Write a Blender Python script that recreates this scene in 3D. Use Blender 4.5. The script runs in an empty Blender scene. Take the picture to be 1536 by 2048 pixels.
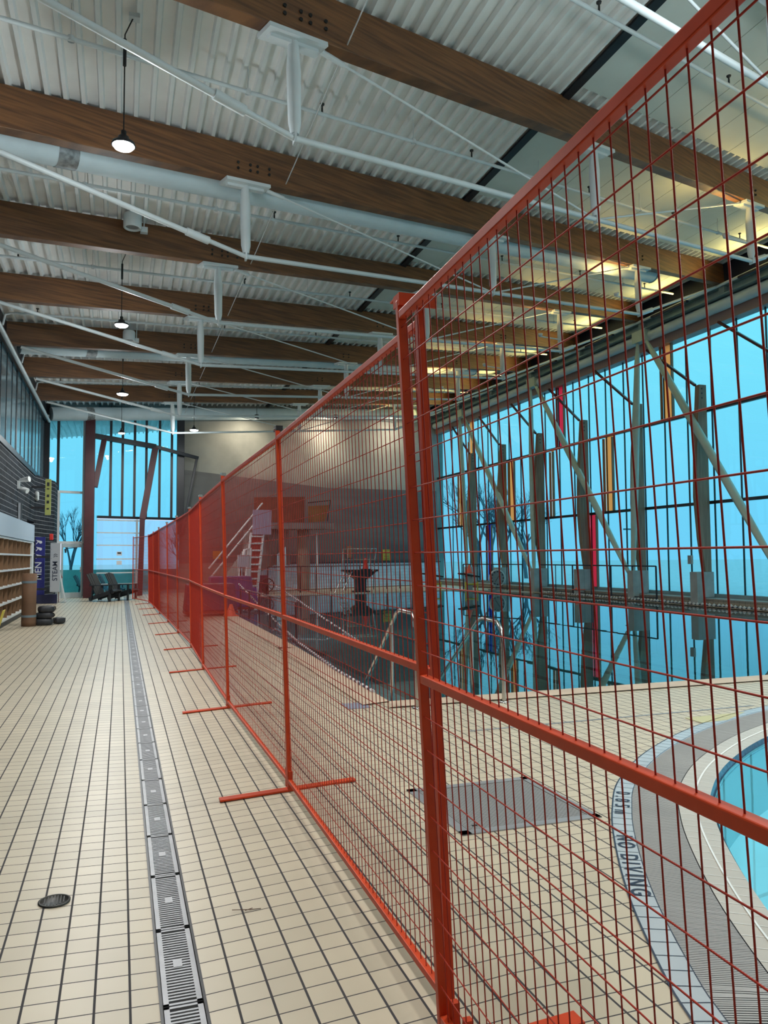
import bpy, bmesh, math, random
import numpy as np
from mathutils import Vector, Matrix, Euler
random.seed(4)
V = Vector
C = bpy.context.scene.collection
# ------------------------------------------------------------------ camera
CAMPOS = V((0, 0, 1.5))
R = np.array([[0.9469313636911538, 0.01277761171077332, 0.32118176333188736],
              [-0.3213734278953837, 0.057322774615115875, 0.9452159643981873],
              [-0.0063334272540550894, -0.998273926409677, 0.05838711801265974]])
FPX = 1550.0
cd = bpy.data.cameras.new('camera'); cam = bpy.data.objects.new('camera', cd); C.objects.link(cam)
cd.sensor_fit = 'AUTO'; cd.sensor_width = 36; cd.lens = FPX / 2048 * 36
cd.clip_start = .05; cd.clip_end = 500
m3 = Matrix(((R[0][0], -R[0][1], -R[0][2]), (R[1][0], -R[1][1], -R[1][2]), (R[2][0], -R[2][1], -R[2][2])))
cam.matrix_world = Matrix.Translation(CAMPOS) @ m3.to_4x4()
bpy.context.scene.camera = cam
# ------------------------------------------------------------------ world, exposure, lights
SC = bpy.context.scene
SC.view_settings.view_transform = 'Standard'; SC.view_settings.look = 'None'
SC.view_settings.gamma = 1; SC.view_settings.use_curve_mapping = False
SC.view_settings.exposure = 0.0
SC.render.engine = 'CYCLES'
SC.cycles.use_denoising = True
SC.cycles.max_bounces = 10; SC.cycles.transparent_max_bounces = 24
SC.cycles.diffuse_bounces = 4; SC.cycles.glossy_bounces = 5
SC.cycles.caustics_reflective = False; SC.cycles.caustics_refractive = False
SC.cycles.sample_clamp_indirect = 6
W = bpy.data.worlds.new('foggy_sky'); SC.world = W; W.use_nodes = True
wn = W.node_tree; wn.nodes.clear()
wo = wn.nodes.new('ShaderNodeOutputWorld'); bg = wn.nodes.new('ShaderNodeBackground')
tc = wn.nodes.new('ShaderNodeTexCoord'); sx = wn.nodes.new('ShaderNodeSeparateXYZ'); cr = wn.nodes.new('ShaderNodeValToRGB')
nz = wn.nodes.new('ShaderNodeTexNoise'); nz.inputs['Scale'].default_value = 1.6; nz.inputs['Detail'].default_value = 3
ad = wn.nodes.new('ShaderNodeMath'); ad.operation = 'MULTIPLY_ADD'; ad.inputs[1].default_value = .22
wn.links.new(tc.outputs['Generated'], sx.inputs[0]); wn.links.new(tc.outputs['Generated'], nz.inputs['Vector'])
wn.links.new(nz.outputs['Fac'], ad.inputs[0]); wn.links.new(sx.outputs['Z'], ad.inputs[2])
wn.links.new(ad.outputs[0], cr.inputs['Fac'])
cr.color_ramp.elements[0].position = 0.0; cr.color_ramp.elements[0].color = (.58, .62, .80, 1)
cr.color_ramp.elements[1].position = .55; cr.color_ramp.elements[1].color = (.85, .93, .95, 1)
e = cr.color_ramp.elements.new(.17); e.color = (.62, .68, .84, 1)
e = cr.color_ramp.elements.new(.32); e.color = (.70, .78, .87, 1)
wn.links.new(cr.outputs[0], bg.inputs[0]); bg.inputs[1].default_value = 1.3
wn.links.new(bg.outputs[0], wo.inputs[0])

def point(name, loc, energy, color, rad=.1):
    l = bpy.data.lights.new(name, 'POINT'); l.energy = energy; l.color = color; l.shadow_soft_size = rad
    o = bpy.data.objects.new(name, l); o.location = loc; C.objects.link(o); o['kind'] = 'helper'; return o
def area(name, loc, size, energy, color, rot=(0, 0, 0), shape='SQUARE', sy=None):
    l = bpy.data.lights.new(name, 'AREA'); l.energy = energy; l.color = color; l.shape = shape; l.size = size
    if sy: l.size_y = sy
    o = bpy.data.objects.new(name, l); o.location = loc; o.rotation_euler = rot; C.objects.link(o); o['kind'] = 'helper'
    return o
NEUT = (1, .95, .89)
# walkway lamp row continued out of frame, plus added fill lights on the right
for x, y, e_ in ((-.02, 2.3, 150), (-.02, -4.2, 30), (5.4, 4.6, 330), (10.4, 4.6, 340), (10.4, -3, 60)):
    area('offscreen_lamp_fill', (x, y, 6.3), .9, e_*.70, NEUT)
    point('offscreen_glow_fill', (x, y, 6.1), e_*.4, (.88, .97, 1), .25)
# ------------------------------------------------------------------ helpers
def ray(px, py):
    return R @ np.array([px - 768., py - 1024., FPX])
def gz(px, py, z=0.):
    d = ray(px, py); t = (z - 1.5) / d[2]; return V((d[0]*t, d[1]*t, z))
def gy(px, py, Y):
    d = ray(px, py); t = Y / d[1]; return V((d[0]*t, Y, 1.5 + d[2]*t))
def gx(px, py, X):
    d = ray(px, py); t = X / d[0]; return V((X, d[1]*t, 1.5 + d[2]*t))
s_ = .94
def S(x, y, z): return V((x*s_, y*s_, 1.5 + (z-1.5)*s_))

class MB:
    def __init__(self): self.v = []; self.f = []; self.sm = []
    def add(self, vs, fs, smooth=False):
        n = len(self.v); self.v += [tuple(a) for a in vs]
        self.f += [tuple(i+n for i in f) for f in fs]; self.sm += [smooth]*len(fs); return self
    def box(self, c, s, M=None):
        x, y, z = s[0]/2, s[1]/2, s[2]/2
        vs = [V((a*x, b*y, d*z)) for a in (-1, 1) for b in (-1, 1) for d in (-1, 1)]
        if M is not None: vs = [M @ p for p in vs]
        vs = [p + V(c) for p in vs]
        return self.add(vs, [(0, 1, 3, 2), (4, 6, 7, 5), (0, 4, 5, 1), (2, 3, 7, 6), (0, 2, 6, 4), (1, 5, 7, 3)])
    def lohi(self, a, b):
        return self.box([(a[i]+b[i])/2 for i in range(3)], [abs(b[i]-a[i]) for i in range(3)])
    def bar(self, a, b, w, h, up=(0, 0, 1)):
        a = V(a); b = V(b); d = (b-a).normalized(); u = V(up)
        sd = d.cross(u)
        if sd.length < 1e-4: sd = d.cross(V((1, 0, 0)))
        sd.normalize(); u = sd.cross(d).normalized()
        vs = [p + sd*(i*w/2) + u*(j*h/2) for p in (a, b) for i in (-1, 1) for j in (-1, 1)]
        return self.add(vs, [(0, 1, 3, 2), (4, 6, 7, 5), (0, 4, 5, 1), (2, 3, 7, 6), (0, 2, 6, 4), (1, 5, 7, 3)])
    def tube(self, pts, r, n=8, cap=True, smooth=True):
        pts = [V(p) for p in pts]; rs = r if isinstance(r, (list, tuple)) else [r]*len(pts)
        d0 = (pts[1]-pts[0]).normalized(); a = V((0, 0, 1)) if abs(d0.z) < .9 else V((1, 0, 0))
        u = d0.cross(a).normalized(); vs = []; N = len(pts)
        for i, p in enumerate(pts):
            d = (pts[min(i+1, N-1)] - pts[max(i-1, 0)]).normalized()
            u = (u - d*u.dot(d)).normalized(); w = d.cross(u)
            for k in range(n):
                t = 2*math.pi*k/n + math.pi/n
                vs.append(p + (u*math.cos(t) + w*math.sin(t))*rs[i])
        fs = [(i*n+k, i*n+(k+1) % n, (i+1)*n+(k+1) % n, (i+1)*n+k) for i in range(N-1) for k in range(n)]
        self.add(vs, fs, smooth)
        if cap: self.add([vs[k] for k in range(n)], [tuple(range(n))][::-1]); self.add([vs[(N-1)*n+k] for k in range(n)], [tuple(range(n))])
        return self
    def lathe(self, prof, n=16, c=(0, 0, 0), M=None, smooth=True):
        vs = []
        for r, z in prof:
            for k in range(n):
                t = 2*math.pi*k/n; p = V((r*math.cos(t), r*math.sin(t), z))
                if M is not None: p = M @ p
                vs.append(p + V(c))
        fs = [(i*n+k, i*n+(k+1) % n, (i+1)*n+(k+1) % n, (i+1)*n+k) for i in range(len(prof)-1) for k in range(n)]
        return self.add(vs, fs, smooth)
    def prism(self, pts, vec):   # polygon (3D points) swept by a vector
        n = len(pts); v = V(vec); vs = [V(p) for p in pts] + [V(p)+v for p in pts]
        return self.add(vs, [tuple(range(n))[::-1], tuple(range(n, 2*n))] + [(i, (i+1) % n, n+(i+1) % n, n+i) for i in range(n)])
    def quad(self, a, b, c, d): return self.add([a, b, c, d], [(0, 1, 2, 3)])
    def build(self, name, m, parent=None, bevel=0, fix=True, kind=None):
        me = bpy.data.meshes.new(name); me.from_pydata(self.v, [], self.f)
        me.polygons.foreach_set('use_smooth', self.sm)
        if fix:
            bm = bmesh.new(); bm.from_mesh(me); bmesh.ops.recalc_face_normals(bm, faces=bm.faces); bm.to_mesh(me); bm.free()
        me.materials.append(m); me.update()
        o = bpy.data.objects.new(name, me); C.objects.link(o)
        if parent is not None:
            o.parent = parent; o.matrix_parent_inverse = Matrix.Translation(-V(parent.location)) if parent.type == 'EMPTY' and parent.get('wp') else Matrix.Identity(4)
        if bevel:
            b = o.modifiers.new('bevel', 'BEVEL'); b.width = bevel; b.segments = 2; b.limit_method = 'ANGLE'
        if kind: o['kind'] = kind
        return o
def tag(o, label, cat, group=None, kind=None):
    o['label'] = label; o['category'] = cat
    if group: o['group'] = group
    if kind: o['kind'] = kind
    return o
def thing(name, loc, label, cat, group=None, rz=0, wp=False):   # wp: children built in world coordinates
    o = bpy.data.objects.new(name, None); o.empty_display_size = .1; o.location = loc; o.rotation_euler = (0, 0, rz); C.objects.link(o)
    if wp: o['wp'] = 1
    return tag(o, label, cat, group)
def copy_tree(o, parent=None):
    c = o.copy(); C.objects.link(c)
    if parent is not None: c.parent = parent
    for ch in [x for x in C.objects if x.parent == o]: copy_tree(ch, c)
    return c
def struct(o): o['kind'] = 'structure'; return o

# ------------------------------------------------------------------ materials
def N(nt, t, **k):
    n = nt.nodes.new(t)
    for a, b in k.items(): setattr(n, a, b)
    return n
def mat(name, col, rough=.5, metal=0, var=0, scale=3, bump=0, bscale=40, spec=.5, col2=None, stretch=None, coat=0):
    m = bpy.data.materials.new(name); m.use_nodes = True; nt = m.node_tree; p = nt.nodes['Principled BSDF']
    p.inputs['Base Color'].default_value = (*col, 1); p.inputs['Roughness'].default_value = rough; p.inputs['Metallic'].default_value = metal
    p.inputs['Specular IOR Level'].default_value = spec; p.inputs['Coat Weight'].default_value = coat
    t = N(nt, 'ShaderNodeTexCoord'); mp = N(nt, 'ShaderNodeMapping')
    nt.links.new(t.outputs['Object'], mp.inputs[0])
    if stretch: mp.inputs['Scale'].default_value = stretch
    n = N(nt, 'ShaderNodeTexNoise'); n.inputs['Scale'].default_value = scale; n.inputs['Detail'].default_value = 5
    nt.links.new(mp.outputs[0], n.inputs['Vector'])
    c2 = col2 or tuple(max(0, c*(1-var)) for c in col); c1 = col if col2 else tuple(min(1, c*(1+var*.6)) for c in col)
    r = N(nt, 'ShaderNodeValToRGB'); r.color_ramp.elements[0].position = .35; r.color_ramp.elements[1].position = .65
    r.color_ramp.elements[0].color = (*c2, 1); r.color_ramp.elements[1].color = (*c1, 1)
    nt.links.new(n.outputs['Fac'], r.inputs[0]); nt.links.new(r.outputs[0], p.inputs['Base Color'])
    if bump:
        n2 = N(nt, 'ShaderNodeTexNoise'); n2.inputs['Scale'].default_value = bscale; nt.links.new(mp.outputs[0], n2.inputs['Vector'])
        b = N(nt, 'ShaderNodeBump'); b.inputs['Strength'].default_value = bump; b.inputs['Distance'].default_value = .01
        nt.links.new(n2.outputs['Fac'], b.inputs['Height']); nt.links.new(b.outputs[0], p.inputs['Normal'])
    return m
def emis(name, col, st):
    m = bpy.data.materials.new(name); m.use_nodes = True; nt = m.node_tree; p = nt.nodes['Principled BSDF']
    p.inputs['Emission Color'].default_value = (*col, 1); p.inputs['Emission Strength'].default_value = st; return m
def linemask(nt, sock, period, width, phase=0):
    a = N(nt, 'ShaderNodeMath', operation='SUBTRACT'); nt.links.new(sock, a.inputs[0]); a.inputs[1].default_value = phase - width/2
    b = N(nt, 'ShaderNodeMath', operation='FLOORED_MODULO'); nt.links.new(a.outputs[0], b.inputs[0]); b.inputs[1].default_value = period
    c = N(nt, 'ShaderNodeMath', operation='LESS_THAN'); nt.links.new(b.outputs[0], c.inputs[0]); c.inputs[1].default_value = width
    return c.outputs[0]
def tilemat(name, col, grout, ax, ay, px, py, wx, wy, phx=0, phy=0, rough=.35, var=.08, offset=False, tilevar=.1):
    m = bpy.data.materials.new(name); m.use_nodes = True; nt = m.node_tree; p = nt.nodes['Principled BSDF']
    t = N(nt, 'ShaderNodeTexCoord'); s = N(nt, 'ShaderNodeSeparateXYZ'); nt.links.new(t.outputs['Object'], s.inputs[0])
    A, B = s.outputs[ax], s.outputs[ay]
    if offset:   # running bond: shift A by half a tile every other course
        q = N(nt, 'ShaderNodeMath', operation='DIVIDE'); nt.links.new(B, q.inputs[0]); q.inputs[1].default_value = py
        fl = N(nt, 'ShaderNodeMath', operation='FLOOR'); nt.links.new(q.outputs[0], fl.inputs[0])
        mu = N(nt, 'ShaderNodeMath', operation='MULTIPLY_ADD'); nt.links.new(fl.outputs[0], mu.inputs[0]); mu.inputs[1].default_value = px/2
        nt.links.new(A, mu.inputs[2]); A = mu.outputs[0]
    m1 = linemask(nt, A, px, wx, phx); m2 = linemask(nt, B, py, wy, phy)
    mx = N(nt, 'ShaderNodeMath', operation='MAXIMUM'); nt.links.new(m1, mx.inputs[0]); nt.links.new(m2, mx.inputs[1])
    # per-tile tone
    fa = N(nt, 'ShaderNodeMath', operation='SUBTRACT'); nt.links.new(A, fa.inputs[0]); fa.inputs[1].default_value = phx
    fb = N(nt, 'ShaderNodeMath', operation='SUBTRACT'); nt.links.new(B, fb.inputs[0]); fb.inputs[1].default_value = phy
    da = N(nt, 'ShaderNodeMath', operation='DIVIDE'); nt.links.new(fa.outputs[0], da.inputs[0]); da.inputs[1].default_value = px
    db = N(nt, 'ShaderNodeMath', operation='DIVIDE'); nt.links.new(fb.outputs[0], db.inputs[0]); db.inputs[1].default_value = py
    ffa = N(nt, 'ShaderNodeMath', operation='FLOOR'); nt.links.new(da.outputs[0], ffa.inputs[0])
    ffb = N(nt, 'ShaderNodeMath', operation='FLOOR'); nt.links.new(db.outputs[0], ffb.inputs[0])
    cx = N(nt, 'ShaderNodeCombineXYZ'); nt.links.new(ffa.outputs[0], cx.inputs[0]); nt.links.new(ffb.outputs[0], cx.inputs[1])
    wnn = N(nt, 'ShaderNodeTexWhiteNoise'); nt.links.new(cx.outputs[0], wnn.inputs['Vector'])
    ns = N(nt, 'ShaderNodeTexNoise'); ns.inputs['Scale'].default_value = 2.3; ns.inputs['Detail'].default_value = 6; nt.links.new(t.outputs['Object'], ns.inputs['Vector'])
    mr = N(nt, 'ShaderNodeMapRange'); nt.links.new(wnn.outputs['Value'], mr.inputs['Value']); mr.inputs['To Min'].default_value = 1-tilevar; mr.inputs['To Max'].default_value = 1+tilevar*.5
    mr2 = N(nt, 'ShaderNodeMapRange'); nt.links.new(ns.outputs['Fac'], mr2.inputs['Value']); mr2.inputs['From Min'].default_value = .3; mr2.inputs['From Max'].default_value = .7
    mr2.inputs['To Min'].default_value = 1-var; mr2.inputs['To Max'].default_value = 1+var
    mm = N(nt, 'ShaderNodeMath', operation='MULTIPLY'); nt.links.new(mr.outputs[0], mm.inputs[0]); nt.links.new(mr2.outputs[0], mm.inputs[1])
    vm = N(nt, 'ShaderNodeVectorMath', operation='SCALE'); vm.inputs[0].default_value = col; nt.links.new(mm.outputs[0], vm.inputs['Scale'])
    mix = N(nt, 'ShaderNodeMix', data_type='RGBA'); nt.links.new(mx.outputs[0], mix.inputs['Factor'])
    nt.links.new(vm.outputs[0], mix.inputs['A']); mix.inputs['B'].default_value = (*grout, 1)
    nt.links.new(mix.outputs['Result'], p.inputs['Base Color'])
    rr = N(nt, 'ShaderNodeMapRange'); nt.links.new(mx.outputs[0], rr.inputs['Value']); rr.inputs['To Min'].default_value = rough; rr.inputs['To Max'].default_value = .8
    nt.links.new(rr.outputs[0], p.inputs['Roughness'])
    b = N(nt, 'ShaderNodeBump'); b.invert = True; b.inputs['Strength'].default_value = .5; b.inputs['Distance'].default_value = .002
    nt.links.new(mx.outputs[0], b.inputs['Height']); nt.links.new(b.outputs[0], p.inputs['Normal'])
    return m
def glassmat(name, tint, gl=.08, rough=0.0):
    m = bpy.data.materials.new(name); m.use_nodes = True; nt = m.node_tree; nt.nodes.clear()
    o = N(nt, 'ShaderNodeOutputMaterial'); a = N(nt, 'ShaderNodeBsdfTransparent'); g = N(nt, 'ShaderNodeBsdfGlossy'); x = N(nt, 'ShaderNodeMixShader')
    a.inputs[0].default_value = (*tint, 1); g.inputs['Roughness'].default_value = rough
    f = N(nt, 'ShaderNodeLayerWeight'); f.inputs['Blend'].default_value = .5
    pw = N(nt, 'ShaderNodeMath', operation='POWER'); nt.links.new(f.outputs['Facing'], pw.inputs[0]); pw.inputs[1].default_value = 5
    mu = N(nt, 'ShaderNodeMath', operation='MULTIPLY_ADD'); nt.links.new(pw.outputs[0], mu.inputs[0]); mu.inputs[1].default_value = .9; mu.inputs[2].default_value = gl; mu.use_clamp = True
    nt.links.new(mu.outputs[0], x.inputs[0]); nt.links.new(a.outputs[0], x.inputs[1]); nt.links.new(g.outputs[0], x.inputs[2]); nt.links.new(x.outputs[0], o.inputs[0])
    return m
def watermat(name, tint):
    m = bpy.data.materials.new(name); m.use_nodes = True; nt = m.node_tree; nt.nodes.clear()
    o = N(nt, 'ShaderNodeOutputMaterial'); a = N(nt, 'ShaderNodeBsdfTransparent'); g = N(nt, 'ShaderNodeBsdfGlossy'); x = N(nt, 'ShaderNodeMixShader')
    a.inputs[0].default_value = (*tint, 1); g.inputs['Roughness'].default_value = .005; g.inputs[0].default_value = (.9, .97, 1, 1)
    f = N(nt, 'ShaderNodeFresnel'); f.inputs['IOR'].default_value = 1.6
    t = N(nt, 'ShaderNodeTexCoord'); n = N(nt, 'ShaderNodeTexNoise'); n.inputs['Scale'].default_value = 1.3; n.inputs['Detail'].default_value = 2
    nt.links.new(t.outputs['Object'], n.inputs['Vector'])
    b = N(nt, 'ShaderNodeBump'); b.inputs['Strength'].default_value = .03; b.inputs['Distance'].default_value = .02; nt.links.new(n.outputs['Fac'], b.inputs['Height'])
    nt.links.new(b.outputs[0], f.inputs['Normal']); nt.links.new(b.outputs[0], g.inputs['Normal'])
    nt.links.new(f.outputs[0], x.inputs[0]); nt.links.new(a.outputs[0], x.inputs[1]); nt.links.new(g.outputs[0], x.inputs[2]); nt.links.new(x.outputs[0], o.inputs[0])
    return m

GR = (.035, .032, .035)
M_tile = tilemat('beige_floor_tile', (.545, .475, .355), GR, 0, 1, .114, .1093, .0085, .0055, .05, 2.813, rough=.38, var=.05, tilevar=.07)
M_kneetile = tilemat('white_wall_tile', (.62, .74, .88), (.30, .38, .5), 0, 2, .3, .15, .012, .012, rough=.25)
M_pooltile = tilemat('pool_basin_tile', (.50, .82, .90), (.25, .45, .5), 0, 1, .5, .5, .01, .01, rough=.3, tilevar=.03)
M_brick = tilemat('dark_ledge_brick', (.022, .027, .035), (.28, .30, .32), 1, 2, .6, .142, .004, .012, rough=.75, offset=True, tilevar=.35)
for q_ in ('dark_ledge_brick',): bpy.data.materials[q_].node_tree.nodes['Principled BSDF'].inputs['Specular IOR Level'].default_value = .12
M_brickX = tilemat('dark_ledge_brick_end', (.035, .042, .052), (.33, .36, .38), 0, 2, .6, .142, .004, .014, rough=.55, offset=True, tilevar=.35)
M_ledgetile = tilemat('tan_ledge_tile', (.30, .26, .20), (.08, .08, .08), 1, 2, .2, .1, .01, .01, rough=.4)
M_coping = mat('beige_coping', (.55, .43, .32), .5, var=.08, scale=4)
M_conc = mat('cast_concrete', (.30, .31, .29), .8, scale=.45, col2=(.17, .18, .175), bump=.3, bscale=6)
M_conc2 = mat('pedestal_concrete', (.36, .38, .38), .8, var=.15, scale=3, bump=.2)
M_deck = mat('white_steel_deck', (.88, .89, .88), .55, var=.05, scale=2)
M_panel = mat('ceiling_panel_white', (.62, .66, .62), .6, var=.04, scale=2)
M_white = mat('white_paint', (.66, .70, .71), .4, var=.04)
M_whiteduct = mat('white_duct_fabric', (.62, .72, .76), .6, var=.05, bump=.3, bscale=8)
M_dark = mat('black_frame', (.012, .014, .02), .4, var=.1)
M_navy = mat('navy_fascia', (.012, .014, .03), .6, var=.2)
M_wood = mat('glulam_wood', (.22, .092, .032), .5, scale=3, col2=(.10, .042, .018), stretch=(.25, .9, 9), bump=.1)
M_woodpost = mat('timber_mullion_post', (.30, .20, .13), .55, scale=3, col2=(.20, .12, .08), stretch=(4, 4, .4))
M_maroon = mat('maroon_painted_steel', (.075, .012, .018), .35, var=.15)
M_girder = mat('blue_grey_girder_paint', (.20, .29, .31), .5, var=.08)
M_vstrut = mat('pale_green_strut_paint', (.46, .56, .50), .35, var=.05)
M_orange = mat('orange_fence_paint', (.60, .062, .016), .42, var=.12, scale=9, spec=.25)
M_orangeW = mat('orange_fence_wire', (.42, .028, .012), .45, var=.1, scale=9, spec=.25)
M_steel = mat('stainless_steel', (.55, .55, .53), .22, metal=1, var=.05)
M_galv = mat('galvanised_grating', (.36, .37, .39), .45, metal=.5, var=.15, scale=6)
M_zinc = mat('silver_duct_wrap', (.28, .30, .31), .4, metal=.4, var=.4, scale=14)
M_black = mat('black_plastic', (.012, .012, .013), .5, var=.2)
M_adi = mat('charcoal_resin', (.014, .018, .024), .5, var=.1)
M_bolt = mat('dark_bolt', (.01, .01, .01), .5)
M_glass = glassmat('cyan_tinted_glass', (.46, .89, .965), .03)
M_glassL = glassmat('dim_interior_glass', (.5, .62, .68), .22)
M_water = watermat('pool_water', (.52, .88, .95))
M_water2 = watermat('leisure_water', (.74, .96, 1))
def finmat(name, col):
    m = bpy.data.materials.new(name); m.use_nodes = True; nt = m.node_tree; nt.nodes.clear()
    o = N(nt, 'ShaderNodeOutputMaterial'); a = N(nt, 'ShaderNodeBsdfDiffuse'); g = N(nt, 'ShaderNodeBsdfTranslucent'); x = N(nt, 'ShaderNodeMixShader')
    n = N(nt, 'ShaderNodeTexNoise'); n.inputs['Scale'].default_value = 2; mx = N(nt, 'ShaderNodeMix', data_type='RGBA'); nt.links.new(n.outputs['Fac'], mx.inputs['Factor'])
    mx.inputs['A'].default_value = (*col, 1); mx.inputs['B'].default_value = (*[c*.85 for c in col], 1)
    nt.links.new(mx.outputs['Result'], a.inputs[0]); nt.links.new(mx.outputs['Result'], g.inputs[0])
    x.inputs[0].default_value = .65; nt.links.new(a.outputs[0], x.inputs[1]); nt.links.new(g.outputs[0], x.inputs[2]); nt.links.new(x.outputs[0], o.inputs[0]); return m
M_finO = finmat('orange_glass_fin', (1, .50, .14))
M_finR = finmat('red_glass_fin', (.9, .045, .10))
M_finB = finmat('blue_glass_fin', (.012, .05, .55))
M_finC = mat('light_blue_glass_fin', (.05, .30, .62), .3)
M_bark = mat('fog_tinted_bark', (.10, .13, .17), .9)  # bluish fog haze is mixed into the bark colour
M_ground = mat('fog_toned_ground', (.62, .60, .68), .9, var=.1)  # pale fog haze painted into the ground colour
M_hedge = mat('teal_hoarding', (.30, .50, .45), .8, var=.1)
M_strip = tilemat('pale_blue_tile', (.42, .47, .50), (.1, .1, .11), 0, 1, 50, 50, .001, .001, rough=.3)
M_ribt = mat('ribbed_gutter_grate', (.36, .355, .34), .55, var=.06)
M_ring = mat('warm_white_pool_tile', (.50, .46, .40), .35, var=.06)
M_ringline = mat('white_tile_line', (.8, .8, .76), .35)
M_blueedge = mat('blue_edge_tile', (.06, .13, .22), .2, var=.3, scale=30)
M_ink = mat('navy_lettering', (.02, .03, .06), .4)
M_lens = emis('lamp_lens', (1, .97, .92), 30)
M_red = mat('red_cone', (.80, .04, .03), .5)
M_coneo = mat('orange_cone', (.85, .12, .06), .5)
M_yellow = mat('yellow_plastic', (.70, .55, .05), .5)
M_purple = mat('purple_vinyl', (.06, .03, .14), .5, var=.2)
M_brown = mat('brown_rubber_mat', (.17, .09, .05), .7, var=.15)
M_cubby = mat('cubby_plywood', (.22, .12, .06), .6, var=.1)
M_signblue = mat('royal_blue_sign', (.015, .02, .22), .4)
M_signw = mat('pale_grey_sign', (.40, .43, .46), .5)
M_text = mat('white_lettering', (.75, .78, .82), .5)
M_lime = mat('lime_sign', (.38, .42, .12), .5, var=.06)
M_tape = mat('grey_blue_tape', (.16, .22, .26), .4)
M_bag = mat('black_bag_vinyl', (.022, .024, .03), .45, var=.3, scale=9)
M_grey = mat('grey_plaster', (.26, .27, .28), .8, var=.05)
M_guard = mat('rust_orange_guard_panel', (.17, .045, .018), .5, var=.2)
M_dred = mat('dark_red_paint', (.22, .02, .015), .4)
M_rope = mat('white_rope', (.6, .6, .6), .6)

# ------------------------------------------------------------------ the setting
XL = -2.75; XG = 16.5; DZ = .06; WZ = .045; DS = .372
def zb(X): return 9.095 + (X-16)*.1195           # underside of the beams
def by(k, X): return 17.23 + 3.6*(k-2) + (X-16)*.3725
def cy(X): return 32.0 + (X - XL)*DS             # far wall line
BD = .57
# floor: walkway falling to the channel drain, then flat deck with pool openings
def cat(pts, n=8):
    out = []
    P = [V((2*pts[0][0]-pts[1][0], 2*pts[0][1]-pts[1][1]))] + [V(p[:2]) for p in pts] + [V((2*pts[-1][0]-pts[-2][0], 2*pts[-1][1]-pts[-2][1]))]
    for i in range(1, len(P)-2):
        for j in range(n):
            t = j/n
            out.append(.5*((2*P[i]) + (P[i+1]-P[i-1])*t + (2*P[i-1]-5*P[i]+4*P[i+1]-P[i+2])*t*t + (3*P[i]-P[i-1]-3*P[i+1]+P[i+2])*t**3))
    out.append(P[-2]); return out
outer_px = [(1536, 1412), (1400, 1450), (1300, 1500), (1240, 1560), (1226, 1620), (1232, 1690), (1262, 1800), (1330, 1950), (1390, 2048)]
oc = [gz(*p, DZ) for p in outer_px]
oc = [V((9.2, 6.0, 0)), V((7.3, 6.15, 0))] + oc
oc += [V((1.45, 1.3, 0)), V((1.42, .4, 0)), V((1.6, -.8, 0)), V((2.3, -1.9, 0))]
ocv = cat([(p.x, p.y) for p in oc], 10)
# resample evenly
def resample(P, step):
    out = [P[0]]; acc = 0
    for a, b in zip(P[:-1], P[1:]):
        L = (b-a).length; pos = step-acc
        while pos <= L:
            out.append(a+(b-a)*(pos/L)); pos += step
        acc = (acc+L) % step if L < step-acc else L-(pos-step)
    return out
ocv = resample(ocv, .05)
def off(P, d):
    out = []
    for i, p in enumerate(P):
        t = (P[min(i+1, len(P)-1)]-P[max(i-1, 0)]).normalized(); n = V((-t.y, t.x)); out.append(p+n*d)
    return out
poolL = [gz(*p, DZ) for p in [(767, 1397), (700, 1365), (600, 1295), (540, 1262), (470, 1225)]]
PN = gz(1100, 1382, DZ).y
pool = [V((2.55, PN)), V((15.6, PN)), V((15.6, 27.5)), V((15.3, 29.5)), V((14.4, 30.6)), V((13.2, 31.0)), V((11.2, 30.6)), V((9.0, 30.1)), V((6.6, 29.9)), V((4.6, 29.8)), V((2.9, 29.6)), V((2.78, 20.5)), V((2.7, 12.3))]
leis = ocv + [V((9.2, -1.9))]
fb = bmesh.new()
def loop(bm, pts, z):
    vs = [bm.verts.new((p[0], p[1], z)) for p in pts]
    return [bm.edges.new((vs[i], vs[(i+1) % len(vs)])) for i in range(len(vs))]
XD = 1.3
ed = loop(fb, [(XD, -5), (XG+1, -5), (XG+1, 41), (XD, 41)], DZ) + loop(fb, pool, DZ) + loop(fb, leis, DZ)
bmesh.ops.triangle_fill(fb, use_beauty=True, use_dissolve=False, edges=ed)
# walkway strips
zl = .10
rows = [(-5, 1), (4, 1), (12, .3), (41, .3)]
def strip(x0, z0, x1, z1):
    for (ya, fa), (yb, fb_) in zip(rows[:-1], rows[1:]):
        vs = [fb.verts.new((x0, ya, z0*fa)), fb.verts.new((x1, ya, z1*fa)), fb.verts.new((x1, yb, z1*fb_)), fb.verts.new((x0, yb, z0*fb_))]
        fb.faces.new(vs)
strip(XL-1.2, zl*1.3, .15, 0)
vs = [fb.verts.new(p) for p in ((.29, -5, 0), (XD, -5, DZ), (XD, 41, DZ), (.29, 41, 0))]; fb.faces.new(vs)
for a, b in (((.15, 0), (.15, -.08)), ((.15, -.08), (.29, -.08)), ((.29, -.08), (.29, 0))):
    fb.faces.new([fb.verts.new(p) for p in ((a[0], -5, a[1]), (b[0], -5, b[1]), (b[0], 41, b[1]), (a[0], 41, a[1]))])
for f in fb.faces:
    f.normal_update()
    if f.normal.z < 0: f.normal_flip()
me = bpy.data.meshes.new('floor'); fb.to_mesh(me); fb.free(); me.materials.append(M_tile)
fl = bpy.data.objects.new('floor', me); C.objects.link(fl); struct(fl)
def flz(x, y):
    f = 1 if y < 4 else max(.3, 1-.7*(y-4)/8)
    if x < .15: return zl*1.3*(.15-x)/(.15-XL+1.2)*f
    return min(DZ, max(0, (x-.29)*DZ/(XD-.29)))
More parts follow.
